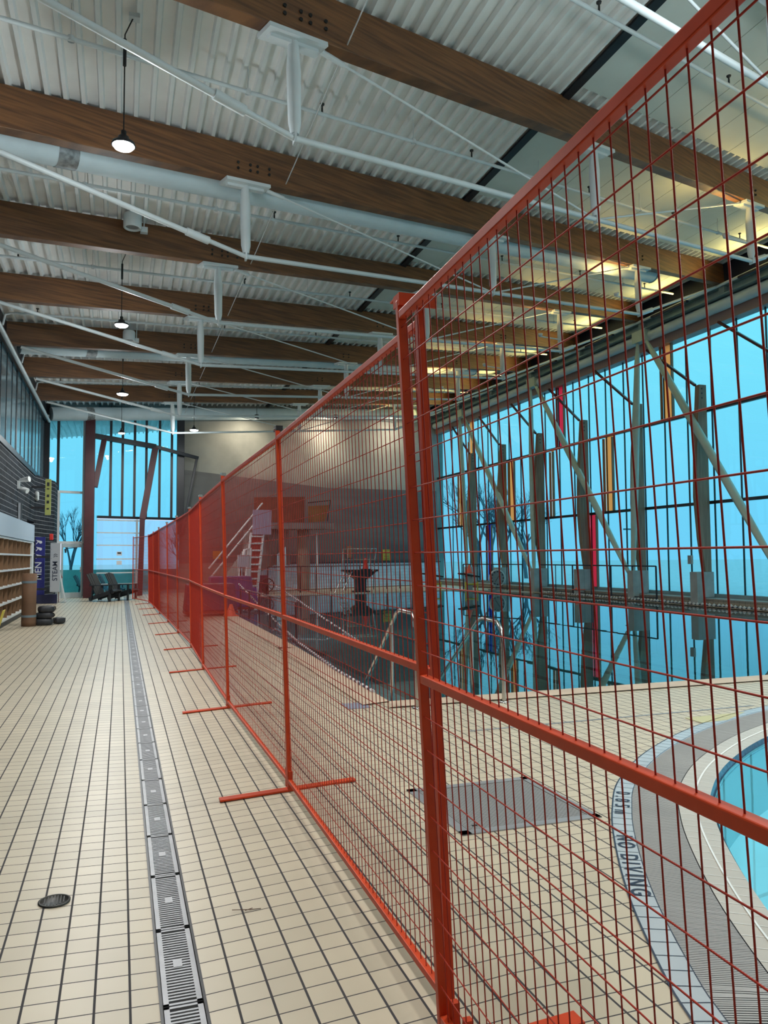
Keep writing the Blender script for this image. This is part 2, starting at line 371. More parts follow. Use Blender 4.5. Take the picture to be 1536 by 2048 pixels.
# pool basins
b = MB(); zz = -1.5
n = len(pool)
b.add([(p[0], p[1], DZ-.001) for p in pool] + [(p[0], p[1], zz) for p in pool], [(i, (i+1) % n, n+(i+1) % n, n+i) for i in range(n)] + [tuple(range(n, 2*n))])
o = b.build('pool_basin', M_pooltile, fix=True); struct(o)
b = MB(); n = len(leis)
lin = off(ocv, .56) + [V((9.2, -1.9))]
n = len(lin)
b.add([(p[0], p[1], WZ-.03) for p in lin] + [(p[0], p[1], -.5) for p in lin], [(i, (i+1) % n, n+(i+1) % n, n+i) for i in range(n)])
bm_ = bmesh.new(); e2 = loop(bm_, lin, -.5); bmesh.ops.triangle_fill(bm_, use_beauty=True, edges=e2)
bm_.verts.index_update(); b.add([v.co.copy() for v in bm_.verts], [tuple(v.index for v in f.verts) for f in bm_.faces]); bm_.free()
o = b.build('leisure_basin', mat('pale_blue_basin', (.50, .88, .97), .4, var=.03)); struct(o)
def flatfill(name, loops, z, m, kind='structure'):
    bm = bmesh.new(); ed = []
    for L in loops: ed += loop(bm, L, z)
    bmesh.ops.triangle_fill(bm, use_beauty=True, edges=ed)
    for f in bm.faces:
        f.normal_update()
        if f.normal.z < 0: f.normal_flip()
    me = bpy.data.meshes.new(name); bm.to_mesh(me); bm.free(); me.materials.append(m)
    o = bpy.data.objects.new(name, me); C.objects.link(o); o['kind'] = kind; return o
w = flatfill('pool_water', [pool], WZ, M_water, 'stuff'); tag(w, 'still blue green water of the large main pool', 'water', kind='stuff')
w = flatfill('leisure_pool_water', [lin], WZ-.03, M_water2, 'stuff'); tag(w, 'bright blue water of the curved small pool at right edge', 'water', kind='stuff')
# lane lines on the pool floor
for i in range(6):
    x = 3.9+i*2.0
    lm = MB().lohi((x-.12, PN+1.0, zz+.002), (x+.12, 28.5, zz+.01)).build('lane_line', M_ink); struct(lm)
st = thing('pool_steps', (3.2, PN+.9, -.4), 'pale submerged entry steps under the handrails in the near pool corner', 'steps', wp=True)
for i in range(4):
    MB().lohi((2.72, PN+.03, -.95), (4.0, PN+.45+.35*i, -.12-.2*i)).build('step', mat('step_tile', (.55, .60, .55), .5) if i == 0 else bpy.data.materials['step_tile'], st)
# coping round the main pool
def ring(P, d0, d1, z0, z1, closed=False):
    A, B = off(P, d0), off(P, d1); b = MB(); n = len(P)
    b.add([(p.x, p.y, z0) for p in A] + [(p.x, p.y, z1) for p in B], [(i, i+1, n+i+1, n+i) for i in range(n-1)])
    return b
pc = pool + [pool[0], pool[1]]
b = MB(); nn = len(pool)
for i in range(nn):
    a0, a1 = pool[i], pool[(i+1) % nn]; d = (a1-a0).normalized(); nr = V((d.y, -d.x))
    w_ = .30
    q = [a0 - d*.0, a1 + d*.0, a1 + nr*w_ + d*.1, a0 + nr*w_ - d*.1]
    b.add([(p.x, p.y, DZ+.012) for p in q] + [(a0.x, a0.y, -.02), (a1.x, a1.y, -.02)], [(0, 1, 2, 3), (0, 4, 5, 1)])
struct(b.build('trim_1', M_coping))
# leisure pool rings
o = ring(ocv, 0, .10, DZ+.004, DZ+.004).build('trim_2', M_strip); struct(o)
b = MB()
A, B = off(ocv, .0), off(ocv, .10)
for i in range(0, len(ocv), 2):
    p, q = A[i], B[i]; t = (ocv[min(i+1, len(ocv)-1)]-ocv[max(i-1, 0)]).normalized()*.002
    b.quad((p.x-t.x, p.y-t.y, DZ+.0052), (p.x+t.x, p.y+t.y, DZ+.0052), (q.x+t.x, q.y+t.y, DZ+.0052), (q.x-t.x, q.y-t.y, DZ+.0052))
jr = ring(ocv, -.008, .0, DZ+.005, DZ+.005); b.add(jr.v, jr.f)
jr = ring(ocv, .10, .104, DZ+.005, DZ+.005); b.add(jr.v, jr.f)
struct(b.build('trim_3', M_ink))
fine = resample(ocv, .0125)
g = thing('gutter_grate', (fine[0].x, fine[0].y, 0), 'grey ribbed gutter grate curving around the small pool', 'grate', wp=True)
o = ring(ocv, .10, .372, DZ-.004, DZ-.012).build('channel', M_black, g)
A, B = off(fine, .104), off(fine, .355); b = MB()
for i in range(1, len(fine)-1):
    t = (fine[i+1]-fine[i-1]).normalized()*.0042; p, q = A[i], B[i]; z = DZ+.004
    b.add([(p.x-t.x, p.y-t.y, z), (p.x+t.x, p.y+t.y, z), (q.x+t.x, q.y+t.y, z-.006), (q.x-t.x, q.y-t.y, z-.006)], [(0, 1, 2, 3)])
b.build('bars', M_ribt, g)
struct(ring(ocv, .36, .54, DZ-.002, DZ-.012).build('trim_4', M_ring))
struct(ring(ocv, .447, .457, DZ-.003, DZ-.005).build('trim_5', M_ringline))
bb = MB(); A, B = off(ocv, .36), off(ocv, .54)
for i in range(0, len(ocv), 2):
    p, q = A[i], B[i]; t = (ocv[min(i+1, len(ocv)-1)]-ocv[max(i-1, 0)]).normalized()*.0015
    bb.quad((p.x-t.x, p.y-t.y, DZ), (p.x+t.x, p.y+t.y, DZ), (q.x+t.x, q.y+t.y, DZ-.01), (q.x-t.x, q.y-t.y, DZ-.01))
struct(bb.build('trim_6', M_ringline))
struct(ring(ocv, .54, .562, DZ-.012, WZ-.06).build('trim_7', M_blueedge))

# deck lettering along the pale strip
def glyph(ch, size, m, name, parent=None, extrude=.0):
    cu = bpy.data.curves.new('glyph', 'FONT'); cu.body = ch; cu.size = size; cu.align_x = 'CENTER'; cu.extrude = extrude; cu.offset = size*.012
    t = bpy.data.objects.new('glyph', cu); C.objects.link(t); bpy.context.view_layer.update()
    me = bpy.data.meshes.new_from_object(t.evaluated_get(bpy.context.evaluated_depsgraph_get()))
    bpy.data.objects.remove(t); me.materials.clear(); me.materials.append(m); me.name = name
    o = bpy.data.objects.new(name, me); C.objects.link(o)
    if parent is not None: o.parent = parent
    return o
def nearest(P, q): return min(range(len(P)), key=lambda i: (P[i]-V((q.x, q.y))).length)
def deck_text(s, pa, pb, label):
    fine2 = resample(ocv, .005); ia, ib = nearest(fine2, gz(*pa, DZ)), nearest(fine2, gz(*pb, DZ))
    root = thing('deck_lettering', (fine2[ia].x, fine2[ia].y, DZ), label, 'lettering', wp=True)
    wd = {'I': .5, ' ': .55, '.': .45, 'N': 1.05, 'G': 1.1, 'O': 1.1, 'D': 1.05, 'm': 1.25}
    ws = [wd.get(c, .95) for c in s]; T = sum(ws); acc = 0
    vs, fs = [], []
    for c, w_ in zip(s, ws):
        u = (acc+w_/2)/T; acc += w_
        if c == ' ': continue
        i = int(ia+(ib-ia)*u); t = (fine2[min(i+3, len(fine2)-1)]-fine2[i-3]).normalized(); nrm = V((-t.y, t.x))
        if ib < ia: t = -t
        g_ = glyph(c, .115, M_ink, 'letter')
        base = fine2[i]+nrm*.011; X = V((t.x, t.y, 0)); Y = V((nrm.x, nrm.y, 0)); me = g_.data
        k = .9
        for v in me.vertices:
            p = V((base.x, base.y, DZ+.0062)) + X*(v.co.x*k) + Y*v.co.y; v.co = p
        g_.parent = root; g_.matrix_parent_inverse = Matrix.Translation(-V(root.location))
deck_text('NO DIVING', (1233, 1670), (1265, 1797), 'dark NO DIVING lettering on the pale tile rim of small pool')
deck_text('0.85m', (1234, 1582), (1228, 1632), 'dark 0.85m depth lettering on the pale tile rim of small pool')

# ------------------------------------------------------------------ walls
b = MB(); b.lohi((XL-.35, -5, -.1), (XL, 26.2, 4.35)); o = b.build('wall_left', M_brick); struct(o)
# the brick wall turns in towards the far door
a0 = V((XL, 28.2, 0)); a1 = V((-2.18, 31.7, 0))
b = MB(); b.prism([(XL, 28.2, -.1), (-2.3, 30.6, -.1), (-2.3, 31.9, -.1), (XL-.35, 31.9, -.1), (XL-.35, 28.2, -.1)], (0, 0, 4.45)); struct(b.build('wall_left', M_brick))
b = MB(); b.lohi((XL-.35, 26.2, 2.75), (XL, 28.2, 4.35)); struct(b.build('wall_left', M_brick))   # over the doorway recess
b = MB(); b.lohi((XL-2, 28.3, -.1), (XL-.35, 28.45, 2.75)); b.lohi((XL-2.1, 26, -.1), (XL-2, 28.4, 2.75)); b.lohi((XL-2, 26.2, 2.75), (XL-.35, 28.3, 2.8)); struct(b.build('wall_left', M_grey))
# clerestory window above the brick
wr = bpy.data.objects.new('window_1', None); C.objects.link(wr); struct(wr)
MB().lohi((XL-.06, -5, 4.35), (XL-.05, 32.0, 6.95)).build('glass', mat('painted_reflection_glass', (.17, .25, .29), .12, var=.15, scale=1.5, stretch=(1, 6, .3)), wr)  # opaque pane, grey-blue streaks painted in for its reflections
fr = MB(); fr.lohi((XL-.12, -5, 4.3), (XL+.03, 32, 4.45)); fr.lohi((XL-.12, -5, 6.75), (XL, 32, 7.4)); fr.build('window_frame', M_dark, wr)
y = 32.0-.3; i = 0
while y > -5:
    wdt = .22 if i % 4 == 0 else .05
    MB().lohi((XL-.08, y-wdt/2, 4.35), (XL-.035, y+wdt/2, 6.8)).build('mullion', M_dark, wr); y -= 1.02; i += 1
MB().lohi((XL-3.2, -5, 4.2), (XL-3.1, 34, 7.4)).lohi((XL-3.2, -5, 4.2), (XL-.3, 34, 4.3)).build('back_wall', mat('upstairs_wall', (.45, .55, .6), .8), wr)
# back wall, right wall beyond the glazing
struct(MB().lohi((XL-3.2, -5.2, -.1), (XG+1, -5, 10)).build('wall_back', mat('painted_block', (.5, .5, .48), .8, var=.05)))
struct(MB().prism([(XL-1, -5, 7.3), (XL-3.3, -5, 7.3), (XL-3.3, 34, 7.3), (XL-1, 34, 7.3)], (0, 0, .1)).build('ceiling', M_grey))
# ceiling deck: corrugated, ribs run along the hall
PX = .225
def roofz(X): return zb(X) + BD
b = MB(); x = XL-1.2; prof = []
while x < XG+.6:
    prof += [(x, 0), (x+.05, 0), (x+.068, .085), (x+PX-.018, .085)]; x += PX
Y0, Y1 = -5, 41
vs = []
for px_, dz in prof: vs += [(px_, Y0, roofz(px_)+dz), (px_, Y1, roofz(px_)+dz)]
b.add(vs, [(2*i, 2*i+1, 2*i+3, 2*i+2) for i in range(len(prof)-1)])
o = b.build('ceiling', M_deck, fix=False); struct(o)
# smooth acoustic panels right of the dark strip
XS = 6.75*s_
struct(MB().bar((XS, -5, roofz(XS)-.02), (XS, 40, roofz(XS)-.02), .14, .04).build('trim_8', M_dark))
for k in range(-2, 8):
    ya, yb = lambda X, k=k: by(k, X)+.12, lambda X, k=k: by(k+1, X)-.42
    nseg = 11; xs = [XS+.08+(15.7-XS-.08)*i/nseg for i in range(nseg+1)]
    b = MB(); ln = MB()
    for i in range(nseg):
        x0, x1 = xs[i]+.006, xs[i+1]-.006
        A = [(x0, ya(x0), roofz(x0)-.012), (x1, ya(x1), roofz(x1)-.012), (x1, yb(x1), roofz(x1)-.012), (x0, yb(x0), roofz(x0)-.012)]
        b.prism(A, (0, 0, .01))
    o = b.build('ceiling', M_panel); struct(o)
# girder, fascia along the right
struct(MB().lohi((15.95, -5, 9.08), (16.2, 40, 9.9)).build('trim_9', M_navy))
gd = thing('steel_girder', (16.1, 17, 8.8), 'blue grey steel girder running above the right hand glazing', 'girder', wp=True)
gb = MB(); gb.lohi((15.9, -5, 9.05), (16.3, 38.9, 9.09)).lohi((15.9, -5, 8.80), (16.3, 38.9, 8.84)).lohi((16.08, -5, 8.8), (16.12, 38.9, 9.09)); gb.build('i_section', M_girder, gd)
for k in range(0, 9):
    MB().lohi((15.93, by(k, 16)-.1, 8.83), (16.07, by(k, 16)+.1, 9.06)).build('stiffener', M_girder, gd)
dct = MB().tube([(16.15, -4, 8.62), (16.15, 38.8, 8.62)], .16, 14).build('supply_duct', M_whiteduct); tag(dct, 'round white duct running along the top of right glazing', 'duct')
struct(MB().lohi((16.3, -5, 8.22), (16.65, 40, 8.75)).build('trim_10', mat('rosy_head_frame', (.34, .22, .20), .5)))
struct(MB().lohi((16.3, -5, 8.75), (16.7, 40, 10.2)).build('wall_right', M_navy))
# ------------------------------------------------------------------ right glazing
wr = bpy.data.objects.new('window_2', None); C.objects.link(wr); struct(wr)
MP = 1.12*s_; y0 = 18.4*s_; j = 0
ys = [y0 + MP*i for i in range(-20, 20)]
for y in ys:
    if -5 < y < 39.3: MB().lohi((XG-.03, y-.016, .3), (XG+.012, y+.016, 8.25)).build('mullion', M_dark, wr)
for z in (5.79, 3.05):
    MB().lohi((XG-.12, -5, z-.045), (XG-.02, 39.2, z+.045)).build('transom', M_dark, wr)
MB().lohi((XG-.1, -5, .22), (XG+.08, 39.4, .38)).build('sill', M_girder, wr)
struct(MB().lohi((16.0, -5, -.1), (XG+.1, 39.5, .24)).build('wall_right', M_ledgetile))
struct(MB().lohi((15.98, -5, .24), (XG+.02, 39.4, .27)).build('trim_11', M_conc2))
fins = [(21.55, 6.1, 8.75, M_finO, 'orange'), (24.97, 3.2, 5.98, M_finO, 'orange'), (28.27, 6.1, 8.78, M_finR, 'red'), (26.1, .25, 3.08, M_finR, 'red'), (32.68, 3.2, 5.98, M_finO, 'orange'),
        (38.5, 3.2, 5.98, M_finO, 'orange'), (35.12, .25, 3.08, M_finB, 'blue'), (29.05, 3.2, 5.98, M_finO, 'narrow orange'), (37.1, 6.1, 7.6, M_finO, 'orange')]
where = ['high beside the second slanting strut', 'at mid height between timber posts', 'high up, only one of its colour there', 'low down behind the pedestals', 'at mid height behind the far slanting tube',
         'at mid height nearest the concrete wall', 'low down beside the far bare tree', 'tucked beside a timber post', 'high up near the concrete wall']
gm = MB()      # tinted panes everywhere but where a coloured pane is set
for z0_, z1_ in ((.3, 3.05), (3.05, 5.79), (5.79, 8.25)):
    cuts = sorted([(S(17.6, y, 0).y-(.10 if 'narrow' in cn else .25), S(17.6, y, 0).y+(.10 if 'narrow' in cn else .25)) for y, za, zc, m, cn in fins if z0_ < S(17.6, y, (za+zc)/2).z < z1_])
    y_ = -5
    for a, c in cuts + [(39.4, 39.4)]:
        gm.lohi((XG, y_, z0_), (XG+.012, a, z1_)); y_ = c
gm.build('glass', M_glass, wr)
for (y, za, zc, m, cn), wh in zip(fins, where):
    a = S(17.6, y, za); c = S(17.6, y, zc); hw = .10 if 'narrow' in cn else .25
    root = thing('coloured_glazing', (XG-.03, a.y, a.z), cn + ' glazing panel in the right window wall, ' + wh, 'panel', 'coloured panels in the window wall', wp=True)
    zlo, zhi = [(l, h_) for l, h_ in ((.3, 3.05), (3.05, 5.79), (5.79, 8.25)) if l < (a.z+c.z)/2 < h_][0]
    MB().quad((XG+.006, a.y-hw, zlo), (XG+.006, a.y+hw, zlo), (XG+.006, a.y+hw, zhi), (XG+.006, a.y-hw, zhi)).build('pane', m, root, fix=False)
    MB().lohi((XG-.10, a.y-hw-.04, a.z), (XG-.012, a.y-hw, c.z)).lohi((XG-.10, a.y+hw, a.z), (XG-.012, a.y+hw+.03, c.z)).build('edge_frame', M_woodpost, root)
# timber posts and pedestals
posts = [12.94, 16.25, 19.65, 22.8, 26.18, 29.56, 33.02, 36.35]
pl = ['first timber wall post nearest the camera at right edge', 'timber wall post at right edge of picture', 'tall tapered timber wall post with a small box at its foot', 'tapered timber wall post behind the near V strut', 'tapered timber wall post left of the lower red panel', 'tapered timber wall post behind the middle V strut', 'tapered timber wall post just right of the blue panel', 'timber wall post nearest the far concrete wall']
for i, yq in enumerate(posts):
    p = S(17.2, yq, 0); yb_ = p.y; zt = 1.5+(6.85-1.5)*s_
    r = thing('timber_post', (16.05, yb_, .27), pl[i], 'post', 'timber mullion posts', wp=True)
    prof = [(.15, 1.02), (.24, 2.0), (.30, 3.2), (.27, 4.6), (.17, zt)]
    pts = [(16.33-2*w_*.75, z) for w_, z in prof] + [(16.33, z) for w_, z in prof[::-1]]
    b = MB(); b.prism([(x, yb_-.09, z) for x, z in pts], (0, .18, 0)); sh = b.build('shaft', M_woodpost, r, bevel=.01)
    for dz in (.12, .26, .40): MB().tube([(16.16, yb_-.099, zt-dz), (16.16, yb_-.08, zt-dz)], .022, 8).build('bolt', M_bolt, sh)
    for z in (5.79, 3.05):
        MB().prism([(16.3, yb_+.09, z-.16), (16.3, yb_+.09, z+.16), (16.3, yb_+.30, z+.05), (16.3, yb_+.30, z-.05)], (.06, 0, 0)).build('bracket', M_navy, r)
    MB().lohi((15.74, yb_-.15, .06), (15.99, yb_+.15, 1.02)).lohi((15.99, yb_-.15, .28), (16.35, yb_+.15, 1.02)).build('pedestal', M_conc2, r, bevel=.01)
    q = S(17.05, yq+2.55, 9.0); pa = V((16.05, yb_+.05, zt)); pb = V((16.2, q.y, q.z-.35))
    MB().bar(pa, pb, .07, .07).build('diagonal_rod', M_maroon, r)
    if i == 2: MB().lohi((15.62, yb_-.06, 1.25), (15.70, yb_+.08, 1.5)).build('control_box', M_conc2, r)
# V struts at every second beam
vl = ['pale green V strut at the right edge of picture', 'near pale green V strut landing beside the cone', 'middle pale green V strut', 'far pale green V strut close to the concrete wall']
for i, (ny, b0, b1) in enumerate([(14.6, 16.15, 9.3), (22.25, 22.8, 16.15), (29.75, 29.6, 22.75), (37.3, 36.4, 29.55)]):
    nd = S(17.0, ny, 9.15); nd.x = 15.98
    f0 = S(17.1, b0, .45); f0.x = 15.85; f0.z = .62; f1 = S(17.1, b1, .45); f1.x = 15.85; f1.z = .62
    r = thing('v_strut', (15.9, f0.y, .27), vl[i], 'strut', 'steel V struts below the girder', wp=True)
    for f_ in (f0, f1):
        a = nd + (f_-nd).normalized()*.25 + V((0, .12 if f_ is f0 else -.12, 0))
        L = [a+(f_-a)*t for t in (0, .08, .35, .7, .93, 1)]
        MB().tube(L, [.05, .09, .12, .115, .075, .04], 12).build('tube', M_vstrut, r)
    MB().lohi((15.88, nd.y-.35, 8.45), (16.1, nd.y+.3, 8.82)).build('node_plate', M_vstrut, r)
    MB().prism([(15.8, f0.y-.1, .65), (15.8, f0.y+.12, .65), (15.8, f0.y+.02, .05), (15.8, f0.y-.02, .05)], (.1, 0, 0)).build('foot_plate', M_white, r)
# ------------------------------------------------------------------ far wall: curtain wall + concrete
XC = 2.35
wr = bpy.data.objects.new('window_3', None); C.objects.link(wr); struct(wr)
def fq(x, z, d=0): return V((x, cy(x)+d, z))
dv = V((1, DS, 0)).normalized()
MB().prism([fq(XL, 2.15), fq(-1.35, 2.15), fq(-1.35, 7.25), fq(XL, 7.25)], (0, .012, 0)).build('glass', M_glass, wr)
MB().prism([fq(-1.35, .05), fq(-.9, .05), fq(-.9, 7.5), fq(-1.35, 7.4)], (0, .012, 0)).build('glass', M_glass, wr)
MB().bar(fq(XL+.03, 3.9, .0), fq(XL+.03, 7.9, .0), .16, .2).build('frame_stile', M_dark, wr)
MB().prism([fq(-.9, 3.2), fq(XC, 3.2), fq(XC, 7.7), fq(-.9, 7.7)], (0, .012, 0)).build('glass', M_glass, wr)
MB().prism([fq(-.9, .05), fq(XC, .05), fq(XC, 3.1), fq(-.9, 3.1)], (0, .012, 0)).build('glass', glassmat('frosted_lower_glass', (.62, .90, .99), .05), wr)
for x, z0, z1 in [(-2.32, 4.1, 7.3), (-.42, 3.2, 7.6), (.03, 3.2, 7.6), (.5, 3.2, 7.6), (.96, 3.2, 7.6), (1.5, 3.2, 7.7), (2.0, 3.2, 7.7)]:
    MB().bar(fq(x, z0, -.04), fq(x, z1, -.04), .06, .1).build('mullion', M_dark, wr)
for x in (-2.72, -1.4, -2.28): MB().bar(fq(x, 0.05 if x != -2.28 else 2.1, -.04), fq(x, 7.3 if x != -2.28 else 4.1, -.04), .06, .1).build('frame_stile', M_white, wr)
for x0, x1, z in [(XL, -1.35, 4.1), (XL, -1.35, 2.15)]:
    MB().bar(fq(x0, z, -.04), fq(x1, z, -.04), .1, .09).build('transom', M_white, wr)
MB().bar(fq(-.9, 3.17, -.05), fq(XC, 3.17, -.05), .1, .1).build('transom', M_dark, wr)
for z in (3.05, 2.55, 2.05, 1.5, .95, .5):
    MB().bar(fq(-.9, z, -.03), fq(.75, z, -.03), .05, .045).build('transom', M_white, wr)
MB().bar(fq(.62, .05, -.04), fq(.62, 3.1, -.04), .08, .08).build('frame_stile', M_white, wr)
# exit door left of the columns
dr = bpy.data.objects.new('door_1', None); C.objects.link(dr); struct(dr)
f = MB()
for x in (-2.12, -1.42): f.bar(fq(x, 0.02, -.06), fq(x, 2.1, -.06), .1, .07)
f.bar(fq(-2.12, 2.03, -.06), fq(-1.42, 2.03, -.06), .07, .14); f.bar(fq(-2.12, .12, -.06), fq(-1.42, .12, -.06), .07, .2)
f.bar(fq(-1.32, 0.02, -.06), fq(-1.32, 2.1, -.06), .1, .06)
f.build('door_frame', mat('pale_aluminium', (.45, .55, .58), .4), dr)
MB().prism([fq(-2.1, .1), fq(-1.45, .1), fq(-1.45, 2.0), fq(-2.1, 2.0)], (0, .01, 0)).build('glass', M_glass, dr)
MB().bar(fq(-2.0, 1.92, -.1), fq(-1.6, 1.95, -.14), .03, .03).bar(fq(-2.02, 1.9, -.1), fq(-2.0, 1.75, -.1), .05, .05).build('door_closer', M_black, dr)
MB().bar(fq(-1.47, 1.0, -.12), fq(-1.47, 1.2, -.12), .03, .03).build('door_handle', M_steel, dr)
# notice on lower glass
nt_ = thing('paper_notice', fq(-.22, 1.5, -.05), 'small black and white paper notices taped on the glazing bay behind chairs', 'notice', wp=True)
MB().box(fq(-.05, 1.72, -.045), (.2, .01, .16)).build('sheet', M_text, nt_); MB().box(fq(-.05, 1.74, -.06), (.14, .006, .05)).build('print', M_black, nt_)
MB().box(fq(-.05, 1.35, -.045), (.2, .01, .16)).build('sheet', M_text, nt_)
# concrete wall
cwm = MB(); cwm.prism([fq(XC, -.1), fq(XG+.3, -.1), fq(XG+.3, 9.9), fq(XC, 8.2)], (0, .4, 0)); struct(cwm.build('wall_far', M_conc))
struct(MB().prism([fq(XL, 7.25), fq(XC, 7.7), fq(XC, 8.3), fq(XL, 7.9)], (0, .2, 0)).build('wall_far', M_girder))
# formwork lines + darker band of the concrete
struct(MB().prism([fq(XC, 1.3, -.02), fq(XG-.2, 1.3, -.02), fq(XG-.2, 5.1, -.02), fq(9.5, 4.9, -.02), fq(XC, 5.3, -.02)], (0, .01, 0)).build('wall_far', mat('damp_concrete', (.13, .135, .14), .75, scale=.5, col2=(.085, .09, .10), stretch=(.4, .4, 3))))
struct(MB().prism([fq(5.2, -.1, -.5), fq(XG-.3, -.1, -.5), fq(XG-.3, 1.22, -.5), fq(5.2, 1.22, -.5)], (0, .3, 0)).build('wall_far', M_kneetile))
struct(MB().bar(fq(5.1, 1.26, -.4), fq(XG-.3, 1.26, -.4), .4, .05).build('trim_12', M_dark))
struct(MB().lohi((-2.72, 31.2, 6.8), (-2.6, 31.3, 6.9)).build('trim_13', M_white))
# door-like bright side window low in the concrete wall
_p = gy(563, 1140, 33.0); struct(MB().prism([(_p.x-.2, 33.0, DZ), (_p.x+.2, 33.0, DZ), (_p.x+.2, 33.0, 2.0), (_p.x-.2, 33.0, 1.65)], (0, .08, 0)).build('window_4', mat('bright_blue_strip_glass', (.60, .88, 1), .2)))
# ------------------------------------------------------------------ maroon portal frame at the far end
pf = thing('steel_portal', (-1.15, cy(-1.15)-.5, 0), 'dark maroon steel portal with leaning legs before the far glazing', 'steel frame', wp=True)
def mc(x0, z0, x1, z1, w_, d=-.5, h_=None, m=M_maroon, nm='leg', d2=None):
    return MB().bar(fq(x0, z0, d), fq(x1, z1, d if d2 is None else d2), w_, h_ or w_, up=(0, 1, 0)).build(nm, m, pf, bevel=.01)
mc(-1.17, 0, -1.17, 7.15, .36, nm='column')
mc(-.98, 4.3, -.66, 6.25, .2); mc(.75, 0, .82, 3.2, .2); mc(.82, 3.1, 1.3, 6.05, .25)
mc(2.4, 2.6, 3.0, 5.75, .1, d=-.9, m=M_dark)
mc(-1.1, 6.32, 1.3, 6.1, .2, m=M_dark, nm='crossbeam'); mc(1.3, 6.1, 3.05, 5.72, .14, m=M_dark, nm='crossbeam', d2=-.9)
mc(2.35, 2.5, 2.35, 7.4, .3, d=-.3, m=M_dark, nm='column')

# ------------------------------------------------------------------ roof beams with trusses
bl = {-1: 'out of frame', 0: 'glulam beam at the top right corner of picture', 1: 'nearest full glulam beam crossing the top of picture', 2: 'glulam beam behind the brightest lamp', 3: 'glulam beam with the round white speaker on it', 4: 'glulam beam behind the second lamp, no duct under it',
      5: 'glulam beam with a white duct tucked behind, at left wall glazing', 6: 'second farthest full glulam beam', 7: 'farthest glulam beam before the curtain wall'}
for k in range(0, 8):
    x0, x1 = XL-.05, 15.88
    r = thing('glulam_beam', (x0, by(k, x0), zb(x0)), bl[k], 'beam', 'timber roof beams with under slung steel', wp=True)
    def bp(X, dz=0, dy=0): return V((X, by(k, X)+dy, zb(X)+dz))
    b = MB(); nseg = 1
    b.bar(bp(x0, BD/2), bp(x1, BD/2), .20, BD); tb = b.build('timber', M_wood, r, bevel=.008)
    for X in (1.75, 7.05, 12.0):
        for dx in (-.1, .1, .42, .22) if X < 2 else (-.1, .1):
            for dz in (.16, .25): MB().tube([bp(X+dx, dz, -.125), bp(X+dx, dz, -.09)], .022, 8).build('bolt', M_bolt, tb)
    px_ = [1.78, 7.08, 12.0]; drop = 1.18
    for X in px_:
        MB().bar(bp(X-.36, -.035), bp(X+.36, -.035), .28, .05).bar(bp(X-.3, -.075), bp(X+.3, -.075), .08, .05).build('bearing_plate', M_white, r)
        a, c = bp(X, -.06), bp(X+.02, -drop)
        su = MB().tube([a, a+(c-a)*.3, a+(c-a)*.85, c+V((0, 0, .05))], [.06, .085, .075, .05], 10).build('strut', M_white, r)
        MB().bar(c+V((-.0, 0, .35)), c+V((0, 0, -.06)), .10, .03).build('gusset', M_white, su)
    # tension rods
    P0, P1, P2, P3, P4 = bp(x0+.35, -.04), bp(1.8, -drop), bp(7.1, -drop), bp(12.02, -drop), bp(15.6, -.08)
    rod = MB(); rod.tube([P0, P0+(P1-P0)*.78], .04, 8); rod.tube([P0+(P1-P0)*.78, P0+(P1-P0)*.86], .06, 8); rod.tube([P0+(P1-P0)*.86, P1], .035, 8)
    rod.tube([P1, P2], .038, 8); rod.tube([P2, P3], .038, 8); rod.tube([P3, P3+(P4-P3)*.15], .06, 8); rod.tube([P3+(P4-P3)*.15, P4], .035, 8); rod.build('tie_rod', M_white, r)
    br = MB(); br.tube([bp(1.78+.36, -.05), P2], .017, 6); br.tube([bp(1.78+.36, -.05), bp(1.78+.36, -.05)+(P2-bp(2.14, -.05))*.06], .035, 6); br.tube([P2, bp(12.0-.36, -.05)], .017, 6); br.build('brace_rod', M_white, r)
# longitudinal cable
tag(MB().tube([(2.46, -4, 7.55), (2.46, 33, 7.55)], .009, 5).build('bracing_cable', M_rope), 'thin pale cable running the length of the roof under the beams', 'cable')
# ducts
def duct(name, dyk, x0, x1, rr, dz, label, wraps=()):
    r = thing('fabric_duct', (x0, 0, 0), label, 'duct', 'white ducts beneath the roof', wp=True)
    f_ = lambda X: V((X, by(2, X)+dyk, zb(X)+dz))
    b = MB(); b.tube([f_(x0+(x1-x0)*i/12) for i in range(13)], rr, 20); b.build('duct_body', M_whiteduct, r)
    for a in wraps: MB().tube([f_(a), f_(a+.26)], rr+.006, 20, cap=False).build('wrap_band', M_zinc, r)
    MB().lathe([(rr+.01, 0), (rr+.01, .05), (0, .06)], 20, f_(x1), V((1, DS, .12)).normalized().to_track_quat('Z', 'Y').to_matrix()).build('end_cap', M_girder, r)
    for i in range(4):
        X = x0+(x1-x0)*(i+.5)/4; MB().tube([f_(X)+V((0, 0, rr-.01)), f_(X)+V((0, 0, roofz(X)-f_(X).z))], .008, 5).build('hanger', M_dark, r)
duct('a', .52, XL+.2, 13.1, .23, .16, 'white round duct just behind the brightly lit beam, end cap at right', (-.95,))
duct('b', 3.6*3+.58, XL+.2, 13.1, .23, .16, 'white round duct behind the beam at top of left wall glazing', (-1.0,))
duct('c', 21.15, XL+.2, 14.5, .26, .1, 'farthest white duct running along above the end glazing', (-1.35,))
